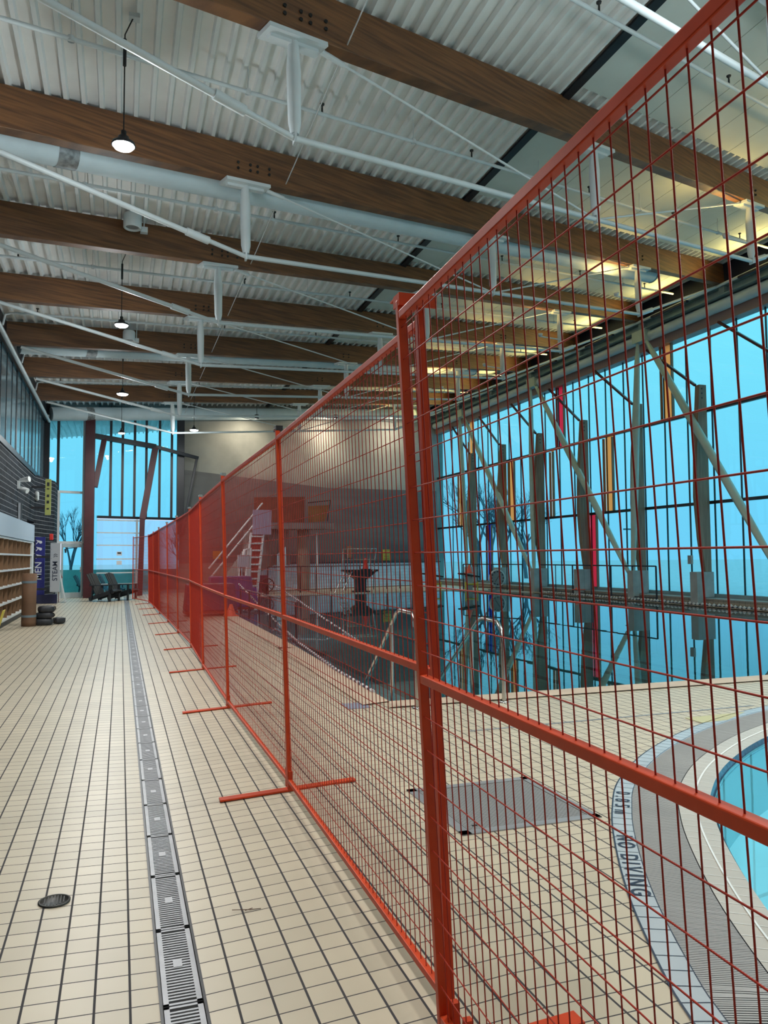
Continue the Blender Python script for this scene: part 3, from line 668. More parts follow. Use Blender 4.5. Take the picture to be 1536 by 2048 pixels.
# sprinkler pipes, one per bay
sl = ['nearest sprinkler pipe crossing the upper left', 'sprinkler pipe in the bay of the round white speaker', 'sprinkler pipe in the bay of the second lamp', 'sprinkler pipe in the bay behind the second lamp', 'sprinkler pipe two bays from the end glazing', 'sprinkler pipe one bay from the end glazing', 'farthest sprinkler pipe over the portal frame']
for k in range(0, 7):
    dy = 1.58 if k > 1 else 1.6
    r = thing('sprinkler_pipe', (XL, by(k, XL)+dy, zb(XL)), 'white ' + sl[k], 'pipe', 'sprinkler pipes between the beams', wp=True)
    f_ = lambda X: V((X, by(k, X)+dy, zb(X)+.22))
    b = MB(); b.tube([f_(XL+.3)+V((-.15, 0, -.3)), f_(XL+.3)+V((-.1, 0, -.05)), f_(XL+.35)] + [f_(XL+.5+(15.4-XL-.5)*i/8) for i in range(9)], .028, 8)
    b.build('pipe', M_white, r)
    for X in (-1.9, 2.6, 3.0+2.4, 8.4, 11.2, 14.0):
        MB().tube([f_(X), f_(X)+V((0, 0, .09))], .014, 6).lathe([(.0, .15), (.035, .15), (.03, .13), (.012, .12), (.012, .08)], 8, f_(X)).build('sprinkler_head', M_bolt, r)
    for X in (-.6, 1.5, 4.2, 7.0, 10, 13): MB().tube([f_(X), f_(X)+V((0, 0, roofz(X)+.07-f_(X).z))], .006, 4).lathe([(.04, -.03), (.04, .03)], 8, f_(X)).build('hanger', M_white, r)
tag(MB().tube([(XL+.13, -4, 6.72), (XL+.13, 31.6, 6.72)], .055, 10).build('main_pipe', M_white), 'white main pipe running along the top of the left wall', 'pipe')
tag(MB().tube([(15.7, -4, 9.0), (15.7, 38, 9.0)], .04, 8).build('main_pipe', M_white), 'white main pipe running beside the girder over right glazing', 'pipe')
# ------------------------------------------------------------------ lamps
def lamp(x, y, z, label, e_, rr=.17):
    r = thing('high_bay_lamp', (x, y, z), label, 'lamp', 'round hanging high bay lamps')
    MB().lathe([(.0, .10), (.06, .10), (.07, .045), (rr, .03), (rr+.01, 0), (rr, -.008)], 20).build('housing', M_dark, r)
    MB().lathe([(rr-.005, -.004), (rr*.8, -.03), (0, -.045)], 20).build('lens', M_lens, r)
    top = roofz(x)-z
    co = MB().tube([(0, 0, .1), (0, 0, top-.25), (.06, 0, top-.1), (.1, 0, top)], .008, 5).build('cord', M_black, r)
    MB().tube([(0, 0, top-.62), (0, 0, top-.3)], .02, 6).build('cord_grip', M_black, co)
    MB().box((.1, 0, top-.02), (.12, .10, .05)).build('junction_box', M_white, r)
    MB().tube([(.0, 0, .1), (.0, 0, .17)], .03, 6).build('hook', M_black, r)
    a = area('lamp_light', (x, y, z-.06), .3, e_*.75, (1, .96, .9), shape='DISK')
    point('lamp_glow', (x, y, z-.12), e_*.4, (.88, .97, 1), .08)
    return r
p1 = gy(247, 291, 9.04); lamp(p1.x, p1.y, p1.z, 'brightest and nearest round lamp, hung before a timber beam', 230, .125)
p1 = gy(243, 650, 16.2); lamp(p1.x, p1.y, p1.z, 'second nearest round lamp in the row over the walkway', 220, .135)
p1 = gy(245, 788, 23.1); lamp(p1.x, p1.y, p1.z, 'third round lamp in the row over the walkway', 220, .16)
p1 = gy(243, 866, 28.6); lamp(p1.x, p1.y, p1.z, 'farthest round lamp hanging before the end glazing', 110, .12)
p1 = gy(388, 860, 29.2); lamp(p1.x, p1.y, p1.z, 'round lamp hanging before the far concrete wall', 160, .16)
# speakers
for (px1, py1), (px2, py2), k, lb in (((265, 443), (288, 461), 3, 'round white ceiling speaker on the second visible beam bay'), ((258, 672), (273, 681), 5, 'round white ceiling speaker beside the second lamp')):
    c = gy(px1, py1, by(k, 0)-.35); d_ = gy(px2, py2, by(k, .3)-.3)
    r = thing('ceiling_speaker', c, lb, 'speaker', 'white round speakers', wp=True)
    MB().lathe([(.0, .14), (.14, .14), (.16, .10), (.16, -.12), (.15, -.13), (.12, -.12), (.12, -.09), (0, -.09)], 22, c).build('drum', M_white, r)
    MB().lathe([(.118, -.10), (0, -.10)], 22, c).build('grille', M_grey, r)
    MB().box(d_, (.13, .11, .10)).tube([d_+V((0, 0, .05)), d_+V((0, 0, .4))], .012, 6).build('bracket_box', M_white, r)
# warm uplights clipped to the third struts, and cove lights on the girder
bm_names = {-1: 'behind the top right corner', 0: 'at the top right corner', 1: 'crossing the top of picture', 2: 'behind the brightest lamp', 3: 'holding the round speaker', 4: 'fourth in view', 5: 'fifth in view', 6: 'sixth in view', 7: 'farthest in view'}
for k in range(-1, 8):
    X = 11.75
    z = zb(X)-.8; r = thing('uplight', (X, by(k, X), z), 'small warm uplight clipped to the strut under timber beam ' + bm_names[k], 'uplight', 'uplights under the beams')
    MB().lathe([(0, -.0), (.05, -.0), (.07, .08), (.06, .08), (.05, .05), (0, .05)], 14, (-.45, 0, 0)).build('housing', M_white, r)
    MB().bar((-.45, 0, 0), (.25, .06, -.02), .03, .03).build('arm', M_white, r)
    area('uplight_light', (X-.45, by(k, X), z+.12), .12, 19, (1, .68, .20), (math.radians(180), math.radians(-24), 0), 'DISK')
for k in range(-1, 8):
    X = 15.55; Y = by(k, X)+1.9
    r = thing('cove_light', (X, Y, 8.93), 'slim strip light on the girder past timber beam ' + bm_names[k], 'strip light', 'strip lights along the girder')
    MB().box((0, 0, -.03), (.1, 1.6, .06)).build('housing', M_navy, r)
    cl = area('cove_lamp', (X, Y, 9.0), .08, 22, (1, .80, .28), (math.radians(180), math.radians(-62), 0), 'RECTANGLE', 1.5); cl.data.spread = math.radians(130)
for X, e_ in ((5.6, 90), (9.6, 110), (13.6, 110)):
    Y = cy(X)-1.3; z = zb(X)-.2
    r = thing('wall_washer', (X, Y, z), 'warm downlight washing the concrete wall, ' + {5.6: 'nearest the dark portal column', 9.6: 'middle one', 13.6: 'nearest the window wall'}[X], 'downlight', 'wall wash downlights')
    MB().lathe([(0, .15), (.09, .15), (.09, -.02), (.08, -.02), (.08, .1), (0, .1)], 14).build('housing', M_dark, r)
    MB().tube([(0, 0, .15), (0, 0, roofz(X)-z)], .012, 6).build('stem', M_dark, r)
    area('wall_wash', (X, Y, z-.03), .12, e_, (1, .85, .62), (math.radians(18), 0, math.radians(20)), 'DISK')
# ------------------------------------------------------------------ fence
def fence_panel(L, name='temporary_fence', wy=0):
    r = bpy.data.objects.new(name, None); C.objects.link(r)
    H = 2.22; p = .027; rl = .026
    for x in (0, L):
        MB().lohi((x-p/2, -p/2, .03), (x+p/2, p/2, H+.05)).build('post', M_orange, r, bevel=.003)
    for z, nm in ((H, 'top_rail'), (1.09, 'middle_rail'), (.07, 'bottom_rail')):
        MB().lohi((p/2, -rl/2, z-rl/2), (L-p/2, rl/2, z+rl/2)).build(nm, M_orange, r, bevel=.003)
    wv = MB(); n = int(round(L/.05))
    for i in range(1, n): wv.tube([(L*i/n, wy, .07), (L*i/n, wy, H)], .0018, 5, cap=False)
    wv.build('upright_wires', M_orangeW, r)
    wh_ = MB(); k = 0; z = .07
    for zc in [.07+.1005*i for i in range(1, 22)]:
        if abs(zc-1.09) < .03: continue
        wh_.tube([(.0, wy-.004 if wy else -.005, zc), (L, wy-.004 if wy else -.005, zc)], .0019, 5, cap=True)
    wh_.build('cross_wires', M_orangeW, r)
    return r
base = [V((.955, 2.25, 0)), V((1.02, 4.89, 0)), V((1.01, 7.74, 0)), V((1.045, 10.5, 0)), V((1.11, 13.1, 0)), V((1.08, 15.75, 0)), V((1.045, 18.5, 0)), V((.995, 21.4, 0)), V((.955, 24.0, 0)), V((.90, 26.7, 0))]
names = ['nearest orange mesh fence panel filling the right of the picture', 'second orange mesh fence panel, behind the close post', 'third orange mesh fence panel from the camera', 'fourth orange mesh fence panel from the camera', 'fifth orange mesh fence panel, beyond the two closest feet', 'sixth orange mesh fence panel from the camera', 'seventh orange mesh fence panel from the camera', 'eighth orange mesh fence panel from the camera', 'ninth orange mesh fence panel, last but one of the long row', 'last orange mesh fence panel of the long straight row', 'orange mesh fence panel turned across the walkway at far end']
segs = [(V((.945, 2.25, 0)), V((.84, -.55, 0))), (V((.994, 2.31, 0)), base[1])] + list(zip(base[1:-1], base[2:])) + [(V((.90, 26.75, 0)), V((.42, 29.3, 0)))]
leans = [.054, .0365] + [.032, .026, .022, .02, .02, .02, .02, .02, .0]
proto = None
for i, ((a, c), ln_, nm) in enumerate(zip(segs, leans, names)):
    L = (c-a).length-.03
    if i == 0: r = fence_panel(L)
    elif proto is None: r = proto = fence_panel(L); L0 = L
    else: r = copy_tree(proto)
    d = (c-a).normalized(); ang = math.atan2(d.y, d.x)
    # lean towards the walkway
    M = Matrix.Translation(a+V((0, 0, flz(a.x, a.y)))) @ Matrix.Rotation(-ln_, 4, 'Y') @ Matrix.Rotation(ang, 4, 'Z')
    if i > 1: M = M @ Matrix.Diagonal((L/L0, 1, 1, 1))
    r.matrix_world = M
    tag(r, nm, 'fence', 'orange temporary fence panels')
fn = ['orange steel fence foot out at the bottom edge beside closest post', 'nearest full orange fence foot lying across the walkway tiles', 'second orange fence foot from the camera', 'third orange fence foot from the camera', 'fourth orange fence foot from the camera', 'fifth orange fence foot from the camera', 'sixth orange fence foot from the camera', 'seventh orange fence foot from the camera', 'eighth orange fence foot from the camera', 'ninth and farthest orange fence foot']
for i, p in enumerate(base):
    if i == 0: p = V((.965, 2.165, 0))
    r = thing('fence_stand', (p.x, p.y, 0), fn[i], 'fence foot', 'flat orange fence feet')
    q = .43 if i else .40
    zl_, zr_ = flz(p.x-q, p.y), flz(p.x+q, p.y)
    MB().bar((-q, 0, max(zl_, 0)+.012), (q, 0, zr_+.012), .065, .012).build('plate', M_orange, r, bevel=.002)
    zc = flz(p.x, p.y)
    for ya_ in (-.06, .035): MB().lohi((-.012, ya_, zc+.015), (.012, ya_+.025, zc+.13)).build('spigot', M_orange, r)
# couplers on top of the joints
cn_ = ['orange bracket joining the two closest post tops', 'black coupler on the second post joint', 'pale coupler on the third post joint', 'pale coupler on the fourth post joint', 'coupler on the fifth post joint', 'coupler on the sixth post joint', 'coupler on the seventh post joint', 'coupler on the eighth post joint']
for i, p in enumerate(base[:8]):
    ln_ = leans[min(i+1, 9)] if i else .052
    H = 2.22+.05; x = p.x-math.sin(ln_)*H; z = flz(p.x, p.y)+math.cos(ln_)*H
    r = thing('fence_coupler', (x, p.y, z), cn_[i], 'coupler', 'brackets over the fence posts')
    if i == 0:
        MB().lohi((-.022, -.018, .012), (.10, .075, .018)).lohi((-.022, -.024, -.022), (.10, -.018, .018)).lohi((-.027, -.024, -.022), (-.022, .03, .018)).build('plate', M_orange, r)
    else:
        MB().lohi((-.022, -.045, 0), (.022, .045, .03)).build('cap', M_black if i == 1 else M_steel, r)
        MB().tube([(-.03, 0, .012), (.03, 0, .012)], .008, 6).build('bolt', M_steel, r)
# ------------------------------------------------------------------ channel drain gratings
def grate_obj():
    r = bpy.data.objects.new('drain_grate', None); C.objects.link(r)
    L = .555; b = MB(); w_ = .128
    for x in (-w_/2+.009, w_/2-.009): b.lohi((x-.009, 0, -.012), (x+.009, L, 0))
    b.lohi((-w_/2, 0, -.012), (w_/2, .012, 0)); b.lohi((-w_/2, L-.012, -.012), (w_/2, L, 0))
    n = 26
    for i in range(n):
        y = .024+(L-.048)*(i+.5)/n
        b.lohi((-w_/2+.012, y-.0048, -.010), (w_/2-.012, y+.0048, -.001))
    b.lohi((-.016, L/2-.028, -.008), (.016, L/2+.028, .0005))
    b.build('bars', M_galv, r); return r
gp = grate_obj(); y0 = 2.788-.5635*2; n = 54
ordn = ['nearest', 'second nearest', 'third nearest', 'fourth nearest', 'fifth nearest', 'sixth nearest', 'seventh nearest', 'eighth nearest', 'ninth nearest', 'tenth nearest']
for i in range(n):
    g_ = gp if i == 0 else copy_tree(gp)
    g_.location = (.22, y0+.5635*i, .0)
    vis = i
    if vis < 10: lb = 'grey slotted drain grate, %s in the channel through the tiles' % ordn[vis]
    else: lb = 'grey slotted drain grate in the far run of the channel'
    tag(g_, lb, 'drain grate', 'channel drain grates')
struct(MB().lohi((.143, -5, -.06), (.153, 33, .003)).lohi((.287, -5, -.06), (.297, 33, .003)).build('trim_14', M_dark))
# round floor drain
c = gz(109, 1772, .08); c.z = flz(c.x, c.y)+.002
r = thing('floor_drain', c, 'round dark drain cover in the tiles at lower left', 'drain')
MB().lathe([(.066, -.002), (.066, .005), (.058, .006), (.057, .004), (0, .004)], 28).build('cover', mat('tarnished_bronze', (.05, .05, .045), .45, metal=.6, var=.3, scale=40), r)
sl_ = MB()
for i in range(-3, 4): h_ = math.sqrt(max(0, .05**2-(i*.013)**2)); sl_.lohi((i*.013-.002, -h_, .004), (i*.013+.002, h_, .0055))
sl_.build('slots', M_black, r)
# hatch on the right deck
hp = [gz(838, 1578, DZ), gz(1055, 1555, DZ), gz(1190, 1637, DZ), gz(925, 1672, DZ)]
hx0, hx1, hy0, hy1 = min(hp[0].x, hp[3].x), max(hp[1].x, hp[2].x), min(hp[2].y, hp[3].y), max(hp[0].y, hp[1].y)
r = thing('floor_hatch', ((hx0+hx1)/2, (hy0+hy1)/2, DZ), 'square grey treadplate hatch in the deck tiles behind the fence', 'hatch', wp=True)
b = MB(); t_ = .055
for a, c in (((hx0, hy0), (hx1, hy0+t_)), ((hx0, hy1-t_), (hx1, hy1)), ((hx0, hy0), (hx0+t_, hy1)), ((hx1-t_, hy0), (hx1, hy1))): b.lohi((*a, DZ-.01), (*c, DZ+.006))
b.build('frame', M_galv, r)
m = mat('treadplate', (.33, .33, .33), .5, metal=.4, var=.1)
nt = m.node_tree; ck = N(nt, 'ShaderNodeTexBrick'); ck.inputs['Scale'].default_value = 18; ck.offset = .5; ck.inputs['Mortar Size'].default_value = .03
tcx = N(nt, 'ShaderNodeTexCoord'); nt.links.new(tcx.outputs['Object'], ck.inputs['Vector'])
bu = N(nt, 'ShaderNodeBump'); bu.inputs['Strength'].default_value = 1; bu.inputs['Distance'].default_value = .006; nt.links.new(ck.outputs['Fac'], bu.inputs['Height'])
nt.links.new(bu.outputs[0], nt.nodes['Principled BSDF'].inputs['Normal'])
ck.inputs['Color1'].default_value = (.34, .34, .335, 1); ck.inputs['Color2'].default_value = (.30, .30, .30, 1); ck.inputs['Mortar'].default_value = (.13, .13, .13, 1)
nt.links.new(ck.outputs['Color'], nt.nodes['Principled BSDF'].inputs['Base Color'])
MB().lohi((hx0+t_+.006, hy0+t_+.006, DZ-.01), (hx1-t_-.006, hy1-t_-.006, DZ+.004)).build('treadplate', m, r)
MB().box((hx0+.12, hy0+.11, DZ+.005), (.03, .012, .004)).build('lift_slot', M_black, r)
# small deck marks
c = gz(712, 1412, DZ); tag(MB().box((c.x, c.y, DZ+.003), (.22, .28, .003)).build('tile_marker', mat('slate_blue_tile', (.22, .25, .33), .4, var=.1)), 'slate blue tile marker on the deck at pool corner', 'marker')
c = gz(1415, 1437, DZ); tag(MB().prism([gz(1370, 1436, DZ+.003), gz(1405, 1446, DZ+.003), gz(1455, 1440, DZ+.003), gz(1490, 1424, DZ+.003)], (0, 0, .002)).build('tile_marker', mat('yellow_floor_marker', (.48, .46, .26), .5)), 'pale yellow floor marking beside the curved small pool', 'marker')
a, c = gz(940, 1462, DZ+.003), gz(1536, 1418, DZ+.003)
tag(MB().bar((a.x, a.y, DZ+.001), (c.x, a.y+.05, DZ+.001), .03, .006).build('deck_drain', M_galv), 'thin slot drain crossing the deck between the two pools', 'drain')
# litter on the walkway
tag(MB().tube([gz(464, 1820, .02), gz(500, 1819, .02), gz(522, 1817, .02)], .0016, 5).tube([gz(490, 1821, .02), gz(505, 1816, .022)], .0016, 5).build('twig', mat('brown_twig', (.10, .05, .03), .8)), 'thin brown twig lying on the walkway tiles', 'twig')
# ------------------------------------------------------------------ pool hand rails
rl_ = ['left stainless steel pool handrail behind the fence post', 'right stainless steel pool handrail, nearer the window reflections']
for i, (ft, top, mid, dn, pf_) in enumerate([((835, 1417), (829, 1245), (800, 1226), (717, 1368), (767, 1392)), ((1008, 1405), (1000, 1262), (968, 1233), (868, 1345), (926, 1380))]):
    a = gz(*ft, DZ); r = thing('pool_handrail', a, rl_[i], 'handrail', 'stainless pool handrails', wp=True)
    X = a.x; Yd = a.y
    zt = gy(*top, Yd).z
    P = [a, V((X, Yd, zt-.12)), V((X, Yd+.03, zt)), V((X, Yd+.12, zt+.08)), V((X, Yd+.45, zt+.09)), V((X, Yd+.58, zt+.05))]
    e_ = V((X, Yd+1.85, WZ-.15)); P += [P[-1]+(e_-P[-1])*t for t in (.1, .5, 1)]
    ra_ = MB().tube(P, .0215, 12).build('rail', M_steel, r)
    q = P[5]+(e_-P[5])*.12
    MB().tube([q, V((q.x, q.y, -.2))], .02, 10).build('post', M_steel, r)
    MB().lathe([(.05, 0), (.05, .01), (.03, .02)], 16, a).build('escutcheon', M_steel, ra_)

# ------------------------------------------------------------------ left side: cubbies, roll, bags, signs
CY0, CY1 = 12.5, 24.3
cb = thing('shoe_cubby', (XL+.2, 19, .05), 'wall of brown shoe cubbies with white shelves and header at left', 'shelving', wp=True)
xf = XL+.38; zt = 1.98; z0 = .18
MB().lohi((XL+.01, CY0, z0), (XL+.03, CY1, zt)).build('back_panel', M_cubby, cb)
for i in range(6):
    z = z0+(zt-z0)*i/5
    MB().lohi((XL+.01, CY0, z-.02), (xf, CY1, z+.02)).build('shelf', M_white, cb)
y = CY1-.5
while y > CY0:
    MB().lohi((XL+.02, y-.012, z0), (xf-.03, y+.012, zt)).build('divider', M_cubby, cb); y -= .75
MB().lohi((XL+.01, CY1-.35, z0), (xf+.01, CY1, zt)).build('end_panel', M_white, cb)
MB().lohi((XL+.01, CY0, zt+.03), (xf+.02, CY1, zt+.5)).build('header', mat('pale_blue_header', (.42, .52, .62), .5), cb)
MB().lohi((XL+.01, CY0, .04), (xf-.05, CY1, z0-.03)).build('plinth', M_black, cb)
c = gz(62, 1241, .02); c = V((-1.92, 19.0, flz(-1.92, 19.0)))
r = thing('rolled_mat', c, 'tall brown rolled mat with grey tape bands standing on end', 'rolled mat')
H = gy(62, 1147, c.y).z-c.z
MB().lathe([(.0, 0), (.152, 0), (.155, .1), (.15, H*.5), (.155, H), (.145, H), (.14, H-.03), (.1, H-.02), (.095, H), (.05, H), (.04, H-.04), (0, H-.04)], 28).build('roll', M_brown, r)
for z in (.2, .86*H-.05): MB().lathe([(.158, z), (.158, z+.05)], 28).build('tape_band', M_tape, r)
def bag(c, s, rz, label, nm='sandbag'):
    r = thing(nm, c, label, 'bag', 'black weight bags piled by the rolled mat', rz=rz)
    vs = MB(); n1, n2 = 16, 10; V_ = []
    for i in range(n2+1):
        ph = math.pi*i/n2-math.pi/2
        for j in range(n1):
            th = 2*math.pi*j/n1; f_ = lambda v, e: math.copysign(abs(v)**e, v)
            V_.append((s[0]/2*f_(math.cos(ph), .45)*f_(math.cos(th), .55), s[1]/2*f_(math.cos(ph), .45)*f_(math.sin(th), .55), s[2]/2+s[2]/2*f_(math.sin(ph), .6)))
    vs.add(V_, [(i*n1+j, i*n1+(j+1) % n1, (i+1)*n1+(j+1) % n1, (i+1)*n1+j) for i in range(n2) for j in range(n1)], True)
    vs.build('sack', M_bag, r)
    MB().tube([(s[0]*.32, -s[1]*.1, s[2]*.9), (s[0]*.52, -s[1]*.12, s[2]*.8), (s[0]*.56, 0, s[2]*.5), (s[0]*.45, .05, s[2]*.2)], .012, 6).build('strap', M_black, r)
    return r
zb0 = flz(-1.6, 19.1)
bag((-1.63, 19.2, zb0), (.42, .3, .16), .1, 'lowest black bag in the pile beside the rolled mat')
bag((-1.62, 19.2, zb0+.145), (.40, .3, .15), -.1, 'middle black bag in the pile beside the rolled mat')
bag((-1.58, 19.2, zb0+.28), (.36, .28, .16), .2, 'topmost black bag in the pile beside the rolled mat')
bag((-1.33, 19.5, zb0), (.26, .24, .15), .5, 'small black bag lying right of the bag pile')
# yellow wet floor sign at the left edge
c = gz(-16, 1291, .06); r = thing('wet_floor_sign', c, 'yellow folding floor sign cut off by the left edge', 'floor sign')
for sg in (-1, 1):
    M = Matrix.Rotation(sg*.28, 3, 'Y')
    MB().box(V((sg*-.09, 0, .30)), (.012, .28, .6), M.inverted()).build('panel', M_yellow, r, bevel=.004)
MB().box((.155*-1, 0, .33), (.004, .16, .22), Matrix.Rotation(-.28, 3, 'Y')).build('label_plate', M_text, r)
# MEN banner sign
def signtext(s, size, m, org, xdir, ydir, parent, gap=1.0, nm='lettering'):
    g_ = glyph(s, size, m, nm, parent); me = g_.data; X, Y = V(xdir), V(ydir)
    for v in me.vertices: v.co = V(org) + X*v.co.x + Y*v.co.y
    if parent.get('wp'): g_.matrix_parent_inverse = Matrix.Translation(-V(parent.location))
    return g_
Y = 28.4
a = gy(66, 1074, Y); c = gy(88, 1201, Y)
r = thing('blade_sign', (a.x, Y, flz(a.x, Y)), 'tall royal blue MEN sign with white pictograms beside the recess', 'sign', wp=True)
zbt = .08
sb_ = MB().lohi((a.x, Y, zbt), (c.x, Y+.08, a.z)).build('board', M_signblue, r)
cx = (a.x+c.x)/2
signtext('MEN', .30, M_text, (cx+.09, Y-.006, 1.12), (0, 0, 1), (-1, 0, 0), sb_)
pg = MB()
for z, k in ((1.60, 0), (1.85, 1), (2.08, 2)):
    pg.lathe([(.05, 0), (.0, 0)], 10, (cx+.05, Y-.006, z), Matrix.Rotation(math.pi/2, 3, 'X'))
    pg.prism([(cx+.04, Y-.008, z+.05), (cx-.09, Y-.008, z-.08), (cx-.09, Y-.008, z-.03), (cx-.04, Y-.008, z+.0), (cx-.09, Y-.008, z+.08)], (0, .002, 0))
pg.build('pictograms', M_text, sb_)
Y = 27.6
a = gy(101, 1086, Y); c = gy(119, 1184, Y)
r = thing('blade_sign', (a.x, Y, c.z), 'pale grey STEAM sign board standing out from the brick pier', 'sign', wp=True)
sb_ = MB().lohi((a.x, Y, c.z), (c.x, Y+.1, a.z)).build('board', M_signw, r, bevel=.01)
signtext('STEAM', .215, M_ink, ((a.x+c.x)/2+.07, Y-.006, c.z+.69), (0, 0, 1), (-1, 0, 0), sb_)
pg = MB(); cx = (a.x+c.x)/2
for dx in (-.06, 0): pg.tube([(cx+.07, Y-.006, c.z+1.22+dx), (cx+.0, Y-.006, c.z+1.25+dx), (cx-.05, Y-.006, c.z+1.20+dx)], .008, 5)
pg.build('pictogram', M_ink, sb_)
bt = MB()
for z in (.2, .5, .8, 1.1, 1.4): bt.box((a.x+.03, Y-.004, c.z+z), (.014, .006, .014))
bt.build('rivets', M_bolt, sb_)
MB().lohi((XL-.02, Y+.03, 1.55), (a.x, Y+.07, 1.62)).lohi((XL-.34, Y+.03, .5), (a.x, Y+.07, .57)).lohi((XL-.36, Y, .0), (XL-.3, Y+.1, 2.9)).build('bracket', M_dark, r)
Y = 27.2; a = gy(91, 958, Y); c = gy(101, 1030, Y)
r = thing('blade_sign', (a.x, Y, c.z), 'narrow lime green pictogram sign high on the brick wall', 'sign', wp=True)
sb_ = MB().lohi((a.x, Y, c.z), (c.x, Y+.12, a.z)).build('board', M_lime, r)
pg = MB(); cx = (a.x+c.x)/2
for z, h_ in ((.2, .05), (.42, .09), (.62, .08), (.85, .03), (1.0, .12)): pg.box((cx, Y-.005, c.z+z), (.07, .008, h_))
pg.build('pictograms', M_dark, sb_)
MB().lohi((XL-.02, Y+.03, c.z+.2), (a.x, Y+.08, c.z+.27)).lohi((XL-.02, Y+.03, a.z-.3), (a.x, Y+.08, a.z-.23)).build('bracket', M_dark, r)
# wall fittings
c = gx(36, 968, XL); r = thing('security_camera', c, 'white twin head security light high on the dark brick wall', 'security light', wp=True)
MB().box(c+V((.03, -.1, -.03)), (.06, .16, .22)).build('mount', M_white, r)
MB().tube([c+V((.05, 0, .1)), c+V((.30, -.1, .14))], [.05, .08], 12).build('head', M_white, r)
MB().tube([c+V((.05, 0, -.1)), c+V((.26, -.1, -.2))], [.05, .08], 12).build('head', M_white, r)
c = gx(70, 992, XL); r = thing('wall_speaker', c, 'small white curved speaker on the brick wall near lime sign', 'speaker', wp=True)
MB().lohi((c.x, c.y-.12, c.z-.16), (c.x+.12, c.y+.12, c.z+.16)).build('body', M_white, r, bevel=.05)
for px_, py_, lb in ((36, 1028, 'slim black wall lamp over the cubbies'), (107, 1024, 'black wall lamp below the lime green sign')):
    c = gx(px_, py_, XL if px_ < 90 else -2.42); r = thing('wall_sconce', c, lb, 'wall lamp', wp=True)
    MB().lohi((c.x, c.y-.14, c.z-.3), (c.x+.10, c.y+.06, c.z+.3)).build('body', M_black, r, bevel=.01)
    MB().lohi((c.x+.02, c.y-.17, c.z-.3), (c.x+.08, c.y-.14, c.z+.3)).build('diffuser', M_signw, r)
c = gy(109, 1075, 30.0); tag(MB().lohi((-2.38, 29.6, c.z-.1), (-2.26, 29.75, c.z+.12)).build('alarm_bell', M_red, bevel=.02), 'small red alarm beacon above the STEAM sign', 'alarm')
# leaning white board and dark blue bin by the door
a = gz(131, 1203, .03)
r = thing('a_frame_board', (a.x, a.y-.2, 0.03), 'white folding board leaning beside the exit door', 'board', wp=True)
for sg, h_ in ((-1, 1.22), (1, 1.22)):
    MB().bar((a.x-.14+sg*.16, 29.0, .03), (a.x-.22, 29.0, h_), .45, .025, up=(1, 0, 0)).build('panel', M_white, r)
MB().lohi((-2.62, 28.3, .03), (-2.02, 28.7, .32)).build('storage_bin', mat('dark_navy_plastic', (.01, .012, .06), .5)); bpy.context.view_layer.update()
tag(C.objects['storage_bin'], 'low dark blue bin under the STEAM sign', 'bin')
MB().prism([gy(118, 1140, 29.3), gy(125, 1155, 29.3), gy(118, 1163, 29.3)], (0, .02, 0)).tube([gy(118, 1140, 29.31), V((gy(118, 1140, 29.31).x, 29.31, .02))], .012, 6).build('pennant', M_dred); tag(C.objects['pennant'], 'dark red pennant standing behind the white folding board', 'flag')

# ------------------------------------------------------------------ adirondack chairs
def chair():
    r = bpy.data.objects.new('adirondack_chair', None); C.objects.link(r)   # faces +X
    for y in (-.32, .32):
        MB().bar((.28, y, 0), (.28, y, .56), .10, .05, up=(1, 0, 0)).build('front_leg', M_adi, r)
        MB().bar((.38, y*.9, .36), (-.52, y*.9, .08), .03, .13).build('side_rail', M_adi, r)
        MB().bar((-.42, y*.98, .03), (-.36, y*.98, .55), .06, .04, up=(1, 0, 0)).build('rear_leg', M_adi, r)
        MB().bar((.40, y*1.08, .575), (-.45, y*1.08, .565), .13, .025).build('armrest', M_adi, r)
    for i in range(5):
        t = i/4; MB().bar((.36-.62*t, -.30, .385-.17*t), (.36-.62*t, .30, .385-.17*t), .14, .022, up=(.28, 0, 1)).build('seat_slat', M_adi, r)
    bs = MB()
    for i in range(5):
        y = (i-2)*.125; bs.bar((-.24, y, .2), (-.62, y*1.05, 1.0-.02*abs(i-2)), .118, .02, up=(1, 0, .5))
    bs.build('back_slats', M_adi, r)
    MB().bar((-.46, -.33, .60), (-.46, .33, .60), .05, .05).build('back_brace', M_adi, r)
    return r
c1 = chair(); p = gz(193, 1199, .02); c1.location = (p.x+.38, 29.3, flz(p.x, 29)); c1.rotation_euler = (0, 0, -.5); tag(c1, 'charcoal adirondack chair closest to the maroon column', 'chair', 'black adirondack chairs inside the far glazing')
c2 = copy_tree(c1); p = gz(232, 1197, .02); c2.location = (p.x+.30, 30.1, flz(p.x, 29)); c2.rotation_euler = (0, 0, -.45); tag(c2, 'charcoal adirondack chair on the right of the indoor pair', 'chair', 'black adirondack chairs inside the far glazing')
c3 = copy_tree(c1); p = gy(190, 1150, 34.5); c3.location = (p.x-.15, 34.3, -.15); c3.rotation_euler = (0, 0, -.2); tag(c3, 'dark chair standing outside behind the left indoor chair', 'chair', 'dark chairs outside the glazing')
c4 = copy_tree(c1); p = gy(216, 1150, 34.8); c4.location = (p.x+.25, 35.5, -.15); c4.rotation_euler = (0, 0, -.2); tag(c4, 'dark chair standing outside behind the right indoor chair', 'chair', 'dark chairs outside the glazing')

